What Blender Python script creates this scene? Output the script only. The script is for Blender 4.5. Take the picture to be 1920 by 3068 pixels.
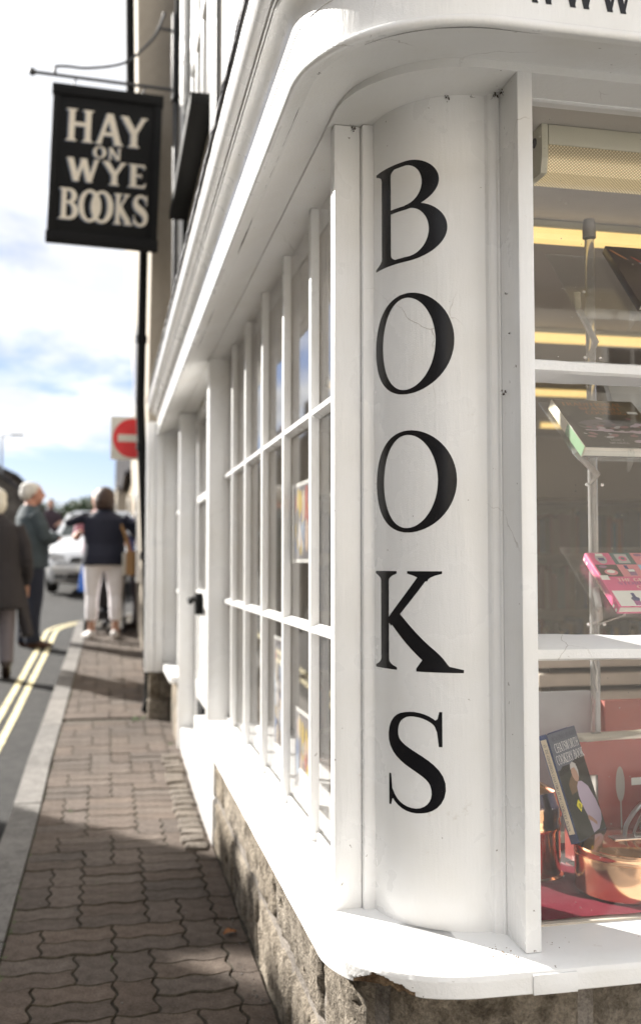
import bpy, bmesh, math, random
from math import sin, cos, tan, pi, radians, sqrt, atan2
from mathutils import Vector, Matrix, noise, kdtree
random.seed(7)
S = bpy.context.scene
COL = S.collection
for _o in list(bpy.data.objects):
    bpy.data.objects.remove(_o)

# ------------------------------------------------------------------ camera, sky, sun, exposure
SUN_AZ, SUN_EL = radians(42), radians(29)          # azimuth measured from the street (+Y) towards -X
cam_d = bpy.data.cameras.new('camera')
cam = bpy.data.objects.new('camera', cam_d); COL.objects.link(cam)
cam_d.sensor_fit = 'VERTICAL'; cam_d.sensor_height = 36; cam_d.sensor_width = 24; cam_d.lens = 35
cam.location = (0, 0, 0); cam.rotation_euler = (radians(90 + 2.925), 0, radians(-12.048))
cam_d.clip_start = 0.05; cam_d.clip_end = 2000
cam_d.dof.use_dof = True; cam_d.dof.focus_distance = 1.96; cam_d.dof.aperture_fstop = 2.8
cam_d.dof.aperture_blades = 0
S.camera = cam

W = bpy.data.worlds.new('World'); S.world = W; W.use_nodes = True
nt = W.node_tree; nt.nodes.clear()
def wn(t, **k):
    n = nt.nodes.new(t)
    for a, b in k.items(): setattr(n, a, b)
    return n
sky = wn('ShaderNodeTexSky', sky_type='NISHITA', sun_disc=False, sun_elevation=SUN_EL,
         sun_rotation=-SUN_AZ, altitude=100, air_density=1.0, dust_density=.3, ozone_density=4.0)
tc = wn('ShaderNodeTexCoord'); sep = wn('ShaderNodeSeparateXYZ')
nt.links.new(tc.outputs['Generated'], sep.inputs[0])
def wmath(op, a, b=None):
    n = wn('ShaderNodeMath', operation=op)
    for i, v in enumerate((a, b)):
        if v is None: continue
        if hasattr(v, 'links') or hasattr(v, 'is_output'): nt.links.new(v, n.inputs[i])
        else: n.inputs[i].default_value = v
    return n.outputs[0]
zz = wmath('ADD', wmath('MAXIMUM', sep.outputs[2], 0.0), 0.12)
cx_ = wmath('DIVIDE', sep.outputs[0], zz); cy_ = wmath('DIVIDE', sep.outputs[1], zz)
cmb = wn('ShaderNodeCombineXYZ'); nt.links.new(cx_, cmb.inputs[0]); nt.links.new(cy_, cmb.inputs[1])
cmb.inputs[2].default_value = 3.7
n1 = wn('ShaderNodeTexNoise'); n1.inputs['Scale'].default_value = 1.15; n1.inputs['Detail'].default_value = 9
n1.inputs['Roughness'].default_value = 0.56; n1.inputs['Distortion'].default_value = 0.35
nt.links.new(cmb.outputs[0], n1.inputs['Vector'])
elev = wn('ShaderNodeMapRange'); elev.inputs[1].default_value = 0.06; elev.inputs[2].default_value = 0.27
elev.inputs[3].default_value = -0.19; elev.inputs[4].default_value = 0.27
nt.links.new(sep.outputs[2], elev.inputs[0])
cl = wmath('ADD', n1.outputs[0], elev.outputs[0])
rmp = wn('ShaderNodeMapRange', interpolation_type='SMOOTHSTEP'); rmp.inputs[1].default_value = 0.45; rmp.inputs[2].default_value = 0.64
nt.links.new(cl, rmp.inputs[0])
mixc = wn('ShaderNodeMix', data_type='RGBA'); nt.links.new(rmp.outputs[0], mixc.inputs[0])
tint = wn('ShaderNodeMix', data_type='RGBA', blend_type='MULTIPLY'); tint.inputs[0].default_value = 1.0
nt.links.new(sky.outputs[0], tint.inputs[6]); tint.inputs[7].default_value = (.84, .73, .80, 1)
nt.links.new(tint.outputs[2], mixc.inputs[6])
n2 = wn('ShaderNodeTexNoise'); n2.inputs['Scale'].default_value = 2.6; n2.inputs['Detail'].default_value = 8; nt.links.new(cmb.outputs[0], n2.inputs['Vector'])
cr2 = wn('ShaderNodeMapRange'); cr2.inputs[1].default_value = .35; cr2.inputs[2].default_value = .62; nt.links.new(n2.outputs[0], cr2.inputs[0])
cmx = wn('ShaderNodeMix', data_type='RGBA'); nt.links.new(cr2.outputs[0], cmx.inputs[0]); cmx.inputs[6].default_value = (5.4, 5.55, 5.9, 1); cmx.inputs[7].default_value = (7.8, 7.85, 8.0, 1)
nt.links.new(cmx.outputs[2], mixc.inputs[7])
bg = wn('ShaderNodeBackground'); bg.inputs[1].default_value = 0.05
nt.links.new(mixc.outputs[2], bg.inputs[0])
wo = wn('ShaderNodeOutputWorld'); nt.links.new(bg.outputs[0], wo.inputs[0])

sun_d = bpy.data.lights.new('sun', 'SUN'); sun_d.energy = 4.3; sun_d.angle = radians(0.55); sun_d.color = (1.0, 0.955, 0.89)
sun = bpy.data.objects.new('sun', sun_d); COL.objects.link(sun)
sdir = Vector((-sin(SUN_AZ) * cos(SUN_EL), cos(SUN_AZ) * cos(SUN_EL), sin(SUN_EL)))   # towards the sun
sun.rotation_euler = sdir.to_track_quat('Z', 'Y').to_euler(); sun.location = sdir * 30

S.view_settings.view_transform = 'Standard'; S.view_settings.look = 'None'
S.view_settings.gamma = 1.0; S.view_settings.exposure = 1.86
try: S.view_settings.use_curve_mapping = False
except Exception: pass
S.render.engine = 'CYCLES'
S.cycles.use_denoising = True
S.cycles.max_bounces = 9; S.cycles.diffuse_bounces = 4; S.cycles.glossy_bounces = 4
S.cycles.transparent_max_bounces = 16; S.cycles.transmission_bounces = 6
S.cycles.sample_clamp_indirect = 6.0; S.cycles.caustics_reflective = False; S.cycles.caustics_refractive = False

# ------------------------------------------------------------------ materials
def newmat(name):
    m = bpy.data.materials.new(name); m.use_nodes = True
    t = m.node_tree; b = t.nodes['Principled BSDF']
    return m, t, b
def nd(t, typ, **k):
    n = t.nodes.new(typ)
    for a, v in k.items(): setattr(n, a, v)
    return n
def plain(name, col, rough=0.6, metal=0.0, spec=0.5, var=0.12, vscale=18, bump=0.0, bscale=60, emit=0, ecol=None, coat=0.0):
    m, t, b = newmat(name)
    b.inputs['Roughness'].default_value = rough; b.inputs['Metallic'].default_value = metal
    b.inputs['Specular IOR Level'].default_value = spec
    if coat: b.inputs['Coat Weight'].default_value = coat; b.inputs['Coat Roughness'].default_value = 0.06
    tcn = nd(t, 'ShaderNodeTexCoord')
    ns = nd(t, 'ShaderNodeTexNoise'); ns.inputs['Scale'].default_value = vscale; ns.inputs['Detail'].default_value = 5
    t.links.new(tcn.outputs['Object'], ns.inputs['Vector'])
    mx = nd(t, 'ShaderNodeMix', data_type='RGBA')
    t.links.new(ns.outputs[0], mx.inputs[0])
    mx.inputs[6].default_value = (*[c * (1 - var) for c in col], 1); mx.inputs[7].default_value = (*[min(1, c * (1 + var)) for c in col], 1)
    t.links.new(mx.outputs[2], b.inputs['Base Color'])
    if bump:
        n2 = nd(t, 'ShaderNodeTexNoise'); n2.inputs['Scale'].default_value = bscale; n2.inputs['Detail'].default_value = 6
        t.links.new(tcn.outputs['Object'], n2.inputs['Vector'])
        bp = nd(t, 'ShaderNodeBump'); bp.inputs['Strength'].default_value = bump; bp.inputs['Distance'].default_value = 0.01
        t.links.new(n2.outputs[0], bp.inputs['Height']); t.links.new(bp.outputs[0], b.inputs['Normal'])
    if emit:
        b.inputs['Emission Color'].default_value = (*(ecol or col), 1); b.inputs['Emission Strength'].default_value = emit
    return m
def paint(name, base=(0.80, 0.80, 0.795), rough=0.28, speck=0.06, streak=True, coat=0.0):
    """old gloss house paint: brush marks, small specks of dirt, yellowed patches"""
    m, t, b = newmat(name)
    tcn = nd(t, 'ShaderNodeTexCoord')
    mp = nd(t, 'ShaderNodeMapping'); mp.inputs['Scale'].default_value = (1, 1, 0.12)
    t.links.new(tcn.outputs['Object'], mp.inputs[0])
    big = nd(t, 'ShaderNodeTexNoise'); big.inputs['Scale'].default_value = 6; big.inputs['Detail'].default_value = 6
    t.links.new(tcn.outputs['Object'], big.inputs['Vector'])
    mx = nd(t, 'ShaderNodeMix', data_type='RGBA')
    r0 = nd(t, 'ShaderNodeMapRange'); r0.inputs[1].default_value = .42; r0.inputs[2].default_value = .72
    t.links.new(big.outputs[0], r0.inputs[0]); t.links.new(r0.outputs[0], mx.inputs[0])
    mx.inputs[6].default_value = (*base, 1); mx.inputs[7].default_value = (base[0] * .96, base[1] * .95, base[2] * .925, 1)
    # specks
    vo = nd(t, 'ShaderNodeTexVoronoi'); vo.inputs['Scale'].default_value = 62
    dn = nd(t, 'ShaderNodeTexNoise'); dn.inputs['Scale'].default_value = 160
    t.links.new(tcn.outputs['Object'], dn.inputs['Vector'])
    ad = nd(t, 'ShaderNodeMix', data_type='RGBA', blend_type='ADD'); ad.inputs[0].default_value = 0.012
    t.links.new(tcn.outputs['Object'], ad.inputs[6]); t.links.new(dn.outputs[1], ad.inputs[7])
    t.links.new(ad.outputs[2], vo.inputs['Vector'])
    sp = nd(t, 'ShaderNodeSeparateColor'); t.links.new(vo.outputs['Color'], sp.inputs[0])
    gate = nd(t, 'ShaderNodeMath', operation='LESS_THAN'); t.links.new(sp.outputs[0], gate.inputs[0]); gate.inputs[1].default_value = speck
    siz = nd(t, 'ShaderNodeMath', operation='MULTIPLY'); t.links.new(sp.outputs[1], siz.inputs[0]); siz.inputs[1].default_value = 0.17
    ins = nd(t, 'ShaderNodeMath', operation='LESS_THAN'); t.links.new(vo.outputs['Distance'], ins.inputs[0]); t.links.new(siz.outputs[0], ins.inputs[1])
    both = nd(t, 'ShaderNodeMath', operation='MULTIPLY'); t.links.new(gate.outputs[0], both.inputs[0]); t.links.new(ins.outputs[0], both.inputs[1])
    fm = nd(t, 'ShaderNodeMath', operation='MULTIPLY'); t.links.new(both.outputs[0], fm.inputs[0]); fm.inputs[1].default_value = .72
    m2 = nd(t, 'ShaderNodeMix', data_type='RGBA'); t.links.new(fm.outputs[0], m2.inputs[0])
    t.links.new(mx.outputs[2], m2.inputs[6]); m2.inputs[7].default_value = (.16, .12, .09, 1)
    t.links.new(m2.outputs[2], b.inputs['Base Color'])
    wv = nd(t, 'ShaderNodeMix', data_type='RGBA', blend_type='ADD'); wv.inputs[0].default_value = .08
    t.links.new(tcn.outputs['Object'], wv.inputs[6]); wn_ = nd(t, 'ShaderNodeTexNoise'); wn_.inputs['Scale'].default_value = 9; wn_.inputs['Detail'].default_value = 6
    t.links.new(tcn.outputs['Object'], wn_.inputs['Vector']); t.links.new(wn_.outputs[1], wv.inputs[7])
    ck = nd(t, 'ShaderNodeTexVoronoi', feature='DISTANCE_TO_EDGE'); ck.inputs['Scale'].default_value = 2.1; t.links.new(wv.outputs[2], ck.inputs['Vector'])
    c1 = nd(t, 'ShaderNodeMath', operation='LESS_THAN'); t.links.new(ck.outputs['Distance'], c1.inputs[0]); c1.inputs[1].default_value = .0019
    cm = nd(t, 'ShaderNodeTexNoise'); cm.inputs['Scale'].default_value = 4.5; cm.inputs['Detail'].default_value = 3; t.links.new(tcn.outputs['Object'], cm.inputs['Vector'])
    c2 = nd(t, 'ShaderNodeMapRange'); t.links.new(cm.outputs[0], c2.inputs[0]); c2.inputs[1].default_value = .56; c2.inputs[2].default_value = .68; c2.inputs[4].default_value = .42
    c3 = nd(t, 'ShaderNodeMath', operation='MULTIPLY'); t.links.new(c1.outputs[0], c3.inputs[0]); t.links.new(c2.outputs[0], c3.inputs[1])
    m3 = nd(t, 'ShaderNodeMix', data_type='RGBA'); t.links.new(c3.outputs[0], m3.inputs[0]); t.links.new(m2.outputs[2], m3.inputs[6]); m3.inputs[7].default_value = (.20, .16, .12, 1)
    sg1 = nd(t, 'ShaderNodeTexNoise'); sg1.inputs['Scale'].default_value = 17; sg1.inputs['Detail'].default_value = 9; sg1.inputs['Roughness'].default_value = .75; t.links.new(tcn.outputs['Object'], sg1.inputs['Vector'])
    sg2 = nd(t, 'ShaderNodeMapRange'); t.links.new(sg1.outputs[0], sg2.inputs[0]); sg2.inputs[1].default_value = .64; sg2.inputs[2].default_value = .78; sg2.inputs[4].default_value = .55
    m4 = nd(t, 'ShaderNodeMix', data_type='RGBA'); t.links.new(sg2.outputs[0], m4.inputs[0]); t.links.new(m3.outputs[2], m4.inputs[6]); m4.inputs[7].default_value = (.42, .35, .27, 1)
    t.links.new(m4.outputs[2], b.inputs['Base Color'])
    br = nd(t, 'ShaderNodeTexNoise'); br.inputs['Scale'].default_value = 130; br.inputs['Detail'].default_value = 4
    t.links.new((mp if streak else tcn).outputs[0 if streak else 'Object'], br.inputs['Vector'])
    fn = nd(t, 'ShaderNodeTexNoise'); fn.inputs['Scale'].default_value = 420; fn.inputs['Detail'].default_value = 3
    t.links.new(tcn.outputs['Object'], fn.inputs['Vector'])
    sm = nd(t, 'ShaderNodeMath', operation='ADD'); t.links.new(br.outputs[0], sm.inputs[0])
    h2 = nd(t, 'ShaderNodeMath', operation='MULTIPLY'); t.links.new(fn.outputs[0], h2.inputs[0]); h2.inputs[1].default_value = .5
    t.links.new(h2.outputs[0], sm.inputs[1])
    bp = nd(t, 'ShaderNodeBump'); bp.inputs['Strength'].default_value = .38; bp.inputs['Distance'].default_value = .0026
    t.links.new(sm.outputs[0], bp.inputs['Height']); t.links.new(bp.outputs[0], b.inputs['Normal'])
    rr = nd(t, 'ShaderNodeMapRange'); t.links.new(big.outputs[0], rr.inputs[0]); rr.inputs[1].default_value = .3; rr.inputs[2].default_value = .7
    rr.inputs[3].default_value = rough - .06; rr.inputs[4].default_value = rough + .12
    t.links.new(rr.outputs[0], b.inputs['Roughness'])
    if coat: b.inputs['Coat Weight'].default_value = coat; b.inputs['Coat Roughness'].default_value = .12
    return m
def stone_mat(name, c1, c2, c3, scale=1.0, pit=0.6, piece=.10, stain=.22):
    m, t, b = newmat(name)
    tcn = nd(t, 'ShaderNodeTexCoord')
    n1 = nd(t, 'ShaderNodeTexNoise'); n1.inputs['Scale'].default_value = 9 * scale; n1.inputs['Detail'].default_value = 8; n1.inputs['Roughness'].default_value = .65
    n2 = nd(t, 'ShaderNodeTexNoise'); n2.inputs['Scale'].default_value = 75 * scale; n2.inputs['Detail'].default_value = 6; n2.inputs['Roughness'].default_value = .7
    n3 = nd(t, 'ShaderNodeTexVoronoi'); n3.inputs['Scale'].default_value = 48 * scale
    for n in (n1, n2, n3): t.links.new(tcn.outputs['Object'], n.inputs['Vector'])
    cr = nd(t, 'ShaderNodeValToRGB'); t.links.new(n1.outputs[0], cr.inputs[0])
    cr.color_ramp.elements[0].position = .34; cr.color_ramp.elements[0].color = (*c1, 1)
    cr.color_ramp.elements[1].position = .68; cr.color_ramp.elements[1].color = (*c3, 1)
    e = cr.color_ramp.elements.new(.5); e.color = (*c2, 1)
    mx = nd(t, 'ShaderNodeMix', data_type='RGBA', blend_type='MULTIPLY'); mx.inputs[0].default_value = .75
    r2 = nd(t, 'ShaderNodeMapRange'); t.links.new(n2.outputs[0], r2.inputs[0]); r2.inputs[1].default_value = .3; r2.inputs[2].default_value = .62; r2.inputs[3].default_value = .35; r2.inputs[4].default_value = 1.15
    t.links.new(cr.outputs[0], mx.inputs[6]); t.links.new(r2.outputs[0], mx.inputs[7])
    oi = nd(t, 'ShaderNodeObjectInfo'); hv = nd(t, 'ShaderNodeHueSaturation'); t.links.new(mx.outputs[2], hv.inputs['Color'])
    rv = nd(t, 'ShaderNodeMapRange'); t.links.new(oi.outputs['Random'], rv.inputs[0]); rv.inputs[3].default_value = 1 - piece; rv.inputs[4].default_value = 1 + piece; t.links.new(rv.outputs[0], hv.inputs['Value'])
    rs_ = nd(t, 'ShaderNodeMath', operation='MULTIPLY'); t.links.new(oi.outputs['Random'], rs_.inputs[0]); rs_.inputs[1].default_value = 7.31
    fr_ = nd(t, 'ShaderNodeMath', operation='FRACT'); t.links.new(rs_.outputs[0], fr_.inputs[0])
    rh = nd(t, 'ShaderNodeMapRange'); t.links.new(fr_.outputs[0], rh.inputs[0]); rh.inputs[3].default_value = .9; rh.inputs[4].default_value = 1.1; t.links.new(rh.outputs[0], hv.inputs['Saturation'])
    g2 = nd(t, 'ShaderNodeNewGeometry'); st1 = nd(t, 'ShaderNodeTexNoise'); st1.inputs['Scale'].default_value = 2.6; st1.inputs['Detail'].default_value = 8; st1.inputs['Roughness'].default_value = .6; t.links.new(g2.outputs['Position'], st1.inputs['Vector'])
    st2 = nd(t, 'ShaderNodeMapRange'); t.links.new(st1.outputs[0], st2.inputs[0]); st2.inputs[1].default_value = .35; st2.inputs[2].default_value = .65; st2.inputs[3].default_value = 1 - stain; st2.inputs[4].default_value = 1 + stain * .4
    gm = nd(t, 'ShaderNodeTexVoronoi'); gm.inputs['Scale'].default_value = 9; t.links.new(g2.outputs['Position'], gm.inputs['Vector'])
    gs = nd(t, 'ShaderNodeMapRange'); t.links.new(gm.outputs['Distance'], gs.inputs[0]); gs.inputs[1].default_value = .075; gs.inputs[2].default_value = .10; gs.inputs[3].default_value = 1 - stain * .9; gs.inputs[4].default_value = 1
    sm_ = nd(t, 'ShaderNodeMath', operation='MULTIPLY'); t.links.new(st2.outputs[0], sm_.inputs[0]); t.links.new(gs.outputs[0], sm_.inputs[1])
    mst = nd(t, 'ShaderNodeMix', data_type='RGBA', blend_type='MULTIPLY'); mst.inputs[0].default_value = 1; t.links.new(hv.outputs[0], mst.inputs[6]); t.links.new(sm_.outputs[0], mst.inputs[7])
    t.links.new(mst.outputs[2], b.inputs['Base Color']); b.inputs['Roughness'].default_value = .9
    b.inputs['Specular IOR Level'].default_value = .25
    pm = nd(t, 'ShaderNodeMath', operation='MULTIPLY'); t.links.new(n3.outputs['Distance'], pm.inputs[0]); pm.inputs[1].default_value = .5
    ad = nd(t, 'ShaderNodeMath', operation='ADD'); t.links.new(pm.outputs[0], ad.inputs[0]); t.links.new(n2.outputs[0], ad.inputs[1])
    bp = nd(t, 'ShaderNodeBump'); bp.inputs['Strength'].default_value = pit; bp.inputs['Distance'].default_value = .012
    t.links.new(ad.outputs[0], bp.inputs['Height']); t.links.new(bp.outputs[0], b.inputs['Normal'])
    return m
def glass_mat(name, ior=1.52, tint=(1, 1, 1), rough=0.0, dust=0.0):
    m = bpy.data.materials.new(name); m.use_nodes = True; t = m.node_tree; t.nodes.clear()
    tr = nd(t, 'ShaderNodeBsdfTransparent'); tr.inputs[0].default_value = (*tint, 1)
    gl = nd(t, 'ShaderNodeBsdfGlossy'); gl.inputs['Roughness'].default_value = rough
    fr = nd(t, 'ShaderNodeFresnel'); geo = nd(t, 'ShaderNodeNewGeometry')      # same reflectance entering and leaving the sheet
    im = nd(t, 'ShaderNodeMapRange'); im.inputs[3].default_value = ior; im.inputs[4].default_value = 1 / ior
    t.links.new(geo.outputs['Backfacing'], im.inputs[0]); t.links.new(im.outputs[0], fr.inputs[0])
    mx = nd(t, 'ShaderNodeMixShader'); t.links.new(fr.outputs[0], mx.inputs[0]); t.links.new(tr.outputs[0], mx.inputs[1]); t.links.new(gl.outputs[0], mx.inputs[2])
    last = mx.outputs[0]
    if dust:
        df = nd(t, 'ShaderNodeBsdfDiffuse'); df.inputs[0].default_value = (.62, .58, .52, 1)
        tcn = nd(t, 'ShaderNodeTexCoord'); ns = nd(t, 'ShaderNodeTexNoise'); ns.inputs['Scale'].default_value = 5; ns.inputs['Detail'].default_value = 8
        t.links.new(tcn.outputs['Object'], ns.inputs['Vector'])
        vo = nd(t, 'ShaderNodeTexVoronoi'); vo.inputs['Scale'].default_value = 90; t.links.new(tcn.outputs['Object'], vo.inputs['Vector'])
        sp = nd(t, 'ShaderNodeSeparateColor'); t.links.new(vo.outputs['Color'], sp.inputs[0])
        a1 = nd(t, 'ShaderNodeMath', operation='LESS_THAN'); t.links.new(sp.outputs[0], a1.inputs[0]); a1.inputs[1].default_value = .05
        a2 = nd(t, 'ShaderNodeMath', operation='LESS_THAN'); t.links.new(vo.outputs['Distance'], a2.inputs[0]); a2.inputs[1].default_value = .12
        a3 = nd(t, 'ShaderNodeMath', operation='MULTIPLY'); t.links.new(a1.outputs[0], a3.inputs[0]); t.links.new(a2.outputs[0], a3.inputs[1])
        a4 = nd(t, 'ShaderNodeMath', operation='MULTIPLY'); t.links.new(a3.outputs[0], a4.inputs[0]); a4.inputs[1].default_value = .5
        rg = nd(t, 'ShaderNodeMapRange'); t.links.new(ns.outputs[0], rg.inputs[0]); rg.inputs[1].default_value = .3; rg.inputs[2].default_value = .75; rg.inputs[3].default_value = dust * .4; rg.inputs[4].default_value = dust
        a5 = nd(t, 'ShaderNodeMath', operation='ADD'); t.links.new(a4.outputs[0], a5.inputs[0]); t.links.new(rg.outputs[0], a5.inputs[1])
        m2 = nd(t, 'ShaderNodeMixShader'); t.links.new(a5.outputs[0], m2.inputs[0]); t.links.new(last, m2.inputs[1]); t.links.new(df.outputs[0], m2.inputs[2])
        last = m2.outputs[0]
    out = nd(t, 'ShaderNodeOutputMaterial'); t.links.new(last, out.inputs[0])
    return m

M = {}
M['white'] = paint('white_gloss_paint', coat=0.4)
M['sillwhite'] = paint('sill_paint', rough=.45, speck=.10, streak=False)
M['softwhite'] = paint('soffit_paint', base=(.77, .765, .75), rough=.5, speck=.08, streak=False)
M['vinyl'] = plain('black_vinyl', (.008, .008, .010), rough=.25, spec=.35, var=.3, vscale=300)
M['wood'] = stone_mat('rotten_wood', (.16, .095, .055), (.32, .215, .13), (.46, .33, .21), scale=3, pit=.9)
M['stone'] = stone_mat('plinth_stone', (0.105, 0.085, 0.062), (0.285, 0.242, 0.188), (0.400, 0.348, 0.278), scale=1.9, pit=1.0, piece=.2)
M['mortar'] = stone_mat('mortar', (.16, .14, .12), (.24, .215, .19), (.30, .27, .235), scale=2)
M['glass'] = glass_mat('window_glass', 1.55, dust=.02)
M['frontglass'] = glass_mat('front_window_glass', 1.40, dust=.012)
M['acrylic'] = glass_mat('clear_acrylic', 1.5, tint=(.97, .98, .98), rough=.03, dust=.02)
M['black'] = plain('black_gloss_paint', (.007, .007, .007), rough=.7, spec=.12, bump=.05)
M['iron'] = plain('black_iron', (.02, .02, .022), rough=.45, bump=.1)
M['cream'] = plain('cream_render', (.34, .295, .235), rough=.85, bump=.25, bscale=90)
M['upper'] = plain('white_render', (.74, .71, .66), rough=.8, bump=.3, bscale=60)
M['lead'] = stone_mat('lead_flashing', (.20, .20, .21), (.42, .42, .43), (.62, .62, .62), scale=2, pit=.4)
M['paver'] = stone_mat('paver_concrete', (0.072, 0.055, 0.043), (0.108, 0.085, 0.069), (0.138, 0.111, 0.091), scale=2.2, pit=.35, piece=.13)
M['paver_b'] = stone_mat('paver_concrete_warm', (0.075, 0.056, 0.043), (0.112, 0.086, 0.069), (0.141, 0.112, 0.091), scale=2.2, pit=.35, piece=.13)
M['sett'] = stone_mat('sett_stone', (.09, .075, .062), (.15, .125, .10), (.20, .17, .14), scale=2, pit=.5)
M['joint'] = stone_mat('joint_sand', (.055, .046, .034), (.088, .073, .054), (.125, .105, .075), scale=5)
M['kerb'] = stone_mat('kerb_concrete', (0.137, 0.128, 0.119), (0.180, 0.170, 0.158), (0.223, 0.212, 0.198), scale=2, pit=.25)
M['bounce'] = stone_mat('bounce_stone', (.40, .39, .37), (.49, .48, .46), (.57, .56, .54), scale=1.2, pit=.2)  # kept pale so the added paving bounces light
M['asphalt'] = stone_mat('asphalt', (0.025, 0.025, 0.025), (0.037, 0.036, 0.034), (0.053, 0.051, 0.048), scale=1.6, pit=.5)
M['yellow'] = plain('yellow_road_paint', (.60, .53, .31), rough=.8, var=.2, vscale=40)
_m, _t, _b = None, M['yellow'].node_tree, M['yellow'].node_tree.nodes['Principled BSDF']
_g = nd(_t, 'ShaderNodeNewGeometry'); _n = nd(_t, 'ShaderNodeTexNoise'); _n.inputs['Scale'].default_value = 16; _n.inputs['Detail'].default_value = 9; _n.inputs['Roughness'].default_value = .7; _t.links.new(_g.outputs['Position'], _n.inputs['Vector'])
_r = nd(_t, 'ShaderNodeMapRange'); _t.links.new(_n.outputs[0], _r.inputs[0]); _r.inputs[1].default_value = .52; _r.inputs[2].default_value = .62; _r.inputs[4].default_value = .75
_x = nd(_t, 'ShaderNodeMix', data_type='RGBA'); _t.links.new(_r.outputs[0], _x.inputs[0]); _t.links.new(_b.inputs['Base Color'].links[0].from_socket, _x.inputs[6]); _x.inputs[7].default_value = (.12, .11, .09, 1); _t.links.new(_x.outputs[2], _b.inputs['Base Color'])
M['soil'] = plain('rough_ground', (.12, .11, .08), rough=.95, var=.3, vscale=.4)
M['weed'] = plain('weed_green', (.07, .11, .03), rough=.7, var=.4)
M['leafb'] = plain('dead_leaf', (.30, .13, .05), rough=.7, var=.4)
M['ceil'] = plain('shop_ceiling_paint', (.50, .465, .42), rough=.8, var=.04)
M['shopwall'] = plain('shop_wall_paint', (.60, .54, .45), rough=.85, var=.06, vscale=3)
M['shopfloor'] = plain('shop_floor_carpet', (.14, .10, .08), rough=.95)
M['tube'] = plain('fluorescent_diffuser', (.9, .8, .55), rough=.4, emit=.27, ecol=(1.0, .68, .22))
M['fixture'] = plain('lamp_housing', (.60, .58, .47), rough=.45, var=.04)
M['chrome'] = plain('clear_tube', (.75, .74, .72), rough=.12, metal=.9, var=.05)
M['copper'] = plain('copper', (.86, .52, .30), rough=.14, metal=1.0, var=.08, vscale=9)
M['steelh'] = plain('tinned_steel', (.55, .54, .52), rough=.28, metal=1.0)
M['cloth'] = plain('crimson_cloth', (.27, .018, .042), rough=.75, bump=.2, bscale=300)
M['paper'] = plain('paper', (.74, .70, .62), rough=.85, var=.06, vscale=80)
def C(name, c, rough=.45, **k):
    if name not in M: M[name] = plain(name, c, rough=rough, **k)
    return M[name]

# ------------------------------------------------------------------ mesh helpers
def new_obj(name, me, parent=None, mat=None, loc=None):
    o = bpy.data.objects.new(name, me); COL.objects.link(o)
    if mat is not None and me is not None:
        for m in (mat if isinstance(mat, (list, tuple)) else [mat]): me.materials.append(m)
    if parent is not None: o.parent = parent
    if loc is not None: o.location = loc
    return o
def from_bm(name, bm, mat=None, parent=None, smooth=None, loc=None):
    me = bpy.data.meshes.new(name); bmesh.ops.recalc_face_normals(bm, faces=bm.faces); bm.to_mesh(me); bm.free()
    o = new_obj(name, me, parent, mat, loc)
    if smooth is not None: shade(me, smooth)
    return o
def shade(me, ang=40):
    for p in me.polygons: p.use_smooth = True
    try: me.set_sharp_from_angle(angle=radians(ang))
    except Exception: pass
def empty(name, loc=(0, 0, 0), rz=0, label=None, cat=None, group=None, kind=None):
    o = bpy.data.objects.new(name, None); COL.objects.link(o); o.location = loc; o.rotation_euler = (0, 0, rz)
    return tag(o, label, cat, group, kind)
def tag(o, label=None, cat=None, group=None, kind=None):
    if label: o['label'] = label
    if cat: o['category'] = cat
    if group: o['group'] = group
    if kind: o['kind'] = kind
    return o
def add_box(bm, x0, x1, y0, y1, z0, z1, bev=0.0, mi=0):
    vs = [bm.verts.new(p) for p in ((x0, y0, z0), (x1, y0, z0), (x1, y1, z0), (x0, y1, z0), (x0, y0, z1), (x1, y0, z1), (x1, y1, z1), (x0, y1, z1))]
    fs = [bm.faces.new([vs[i] for i in q]) for q in ((0, 3, 2, 1), (4, 5, 6, 7), (0, 1, 5, 4), (1, 2, 6, 5), (2, 3, 7, 6), (3, 0, 4, 7))]
    for f in fs: f.material_index = mi
    if bev > 0:
        es = list({e for f in fs for e in f.edges})
        r = bmesh.ops.bevel(bm, geom=es, offset=bev, segments=2, affect='EDGES', profile=.5)
        for f in r['faces']: f.material_index = mi
def box(name, x0, x1, y0, y1, z0, z1, mat, parent=None, bev=0.002, smooth=40):
    bm = bmesh.new(); add_box(bm, x0, x1, y0, y1, z0, z1, bev)
    return from_bm(name, bm, mat, parent, smooth if bev else None)
def frame_at(pts, i):
    a = pts[max(i - 1, 0)]; b = pts[min(i + 1, len(pts) - 1)]
    d = (b - a)
    return d.normalized() if d.length > 1e-9 else Vector((0, 0, 1))
def add_tube(bm, pts, rad, n=12, cap=True, up=Vector((0, 0, 1)), mi=0):
    """rad: number, list of numbers, or list of (ra, rb)"""
    pts = [Vector(p) for p in pts]
    if not isinstance(rad, (list, tuple)): rad = [rad] * len(pts)
    rings = []; x = None
    for i, p in enumerate(pts):
        d = frame_at(pts, i)
        if x is None:
            u = up if abs(d.dot(up)) < .95 else Vector((0, 1, 0)); x = d.cross(u).normalized()
        else:
            x = (x - d * x.dot(d)).normalized()
        y = x.cross(d).normalized()
        r = rad[i]; ra, rb = r if isinstance(r, (tuple, list)) else (r, r)
        rings.append([bm.verts.new(p + x * (ra * cos(2 * pi * k / n)) + y * (rb * sin(2 * pi * k / n))) for k in range(n)])
    for a, b in zip(rings, rings[1:]):
        for k in range(n):
            f = bm.faces.new((a[k], a[(k + 1) % n], b[(k + 1) % n], b[k])); f.material_index = mi
    if cap:
        f = bm.faces.new(rings[0][::-1]); f.material_index = mi
        f = bm.faces.new(rings[-1]); f.material_index = mi
def tube(name, pts, rad, mat, parent=None, n=12, smooth=50):
    bm = bmesh.new(); add_tube(bm, pts, rad, n); return from_bm(name, bm, mat, parent, smooth)
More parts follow.
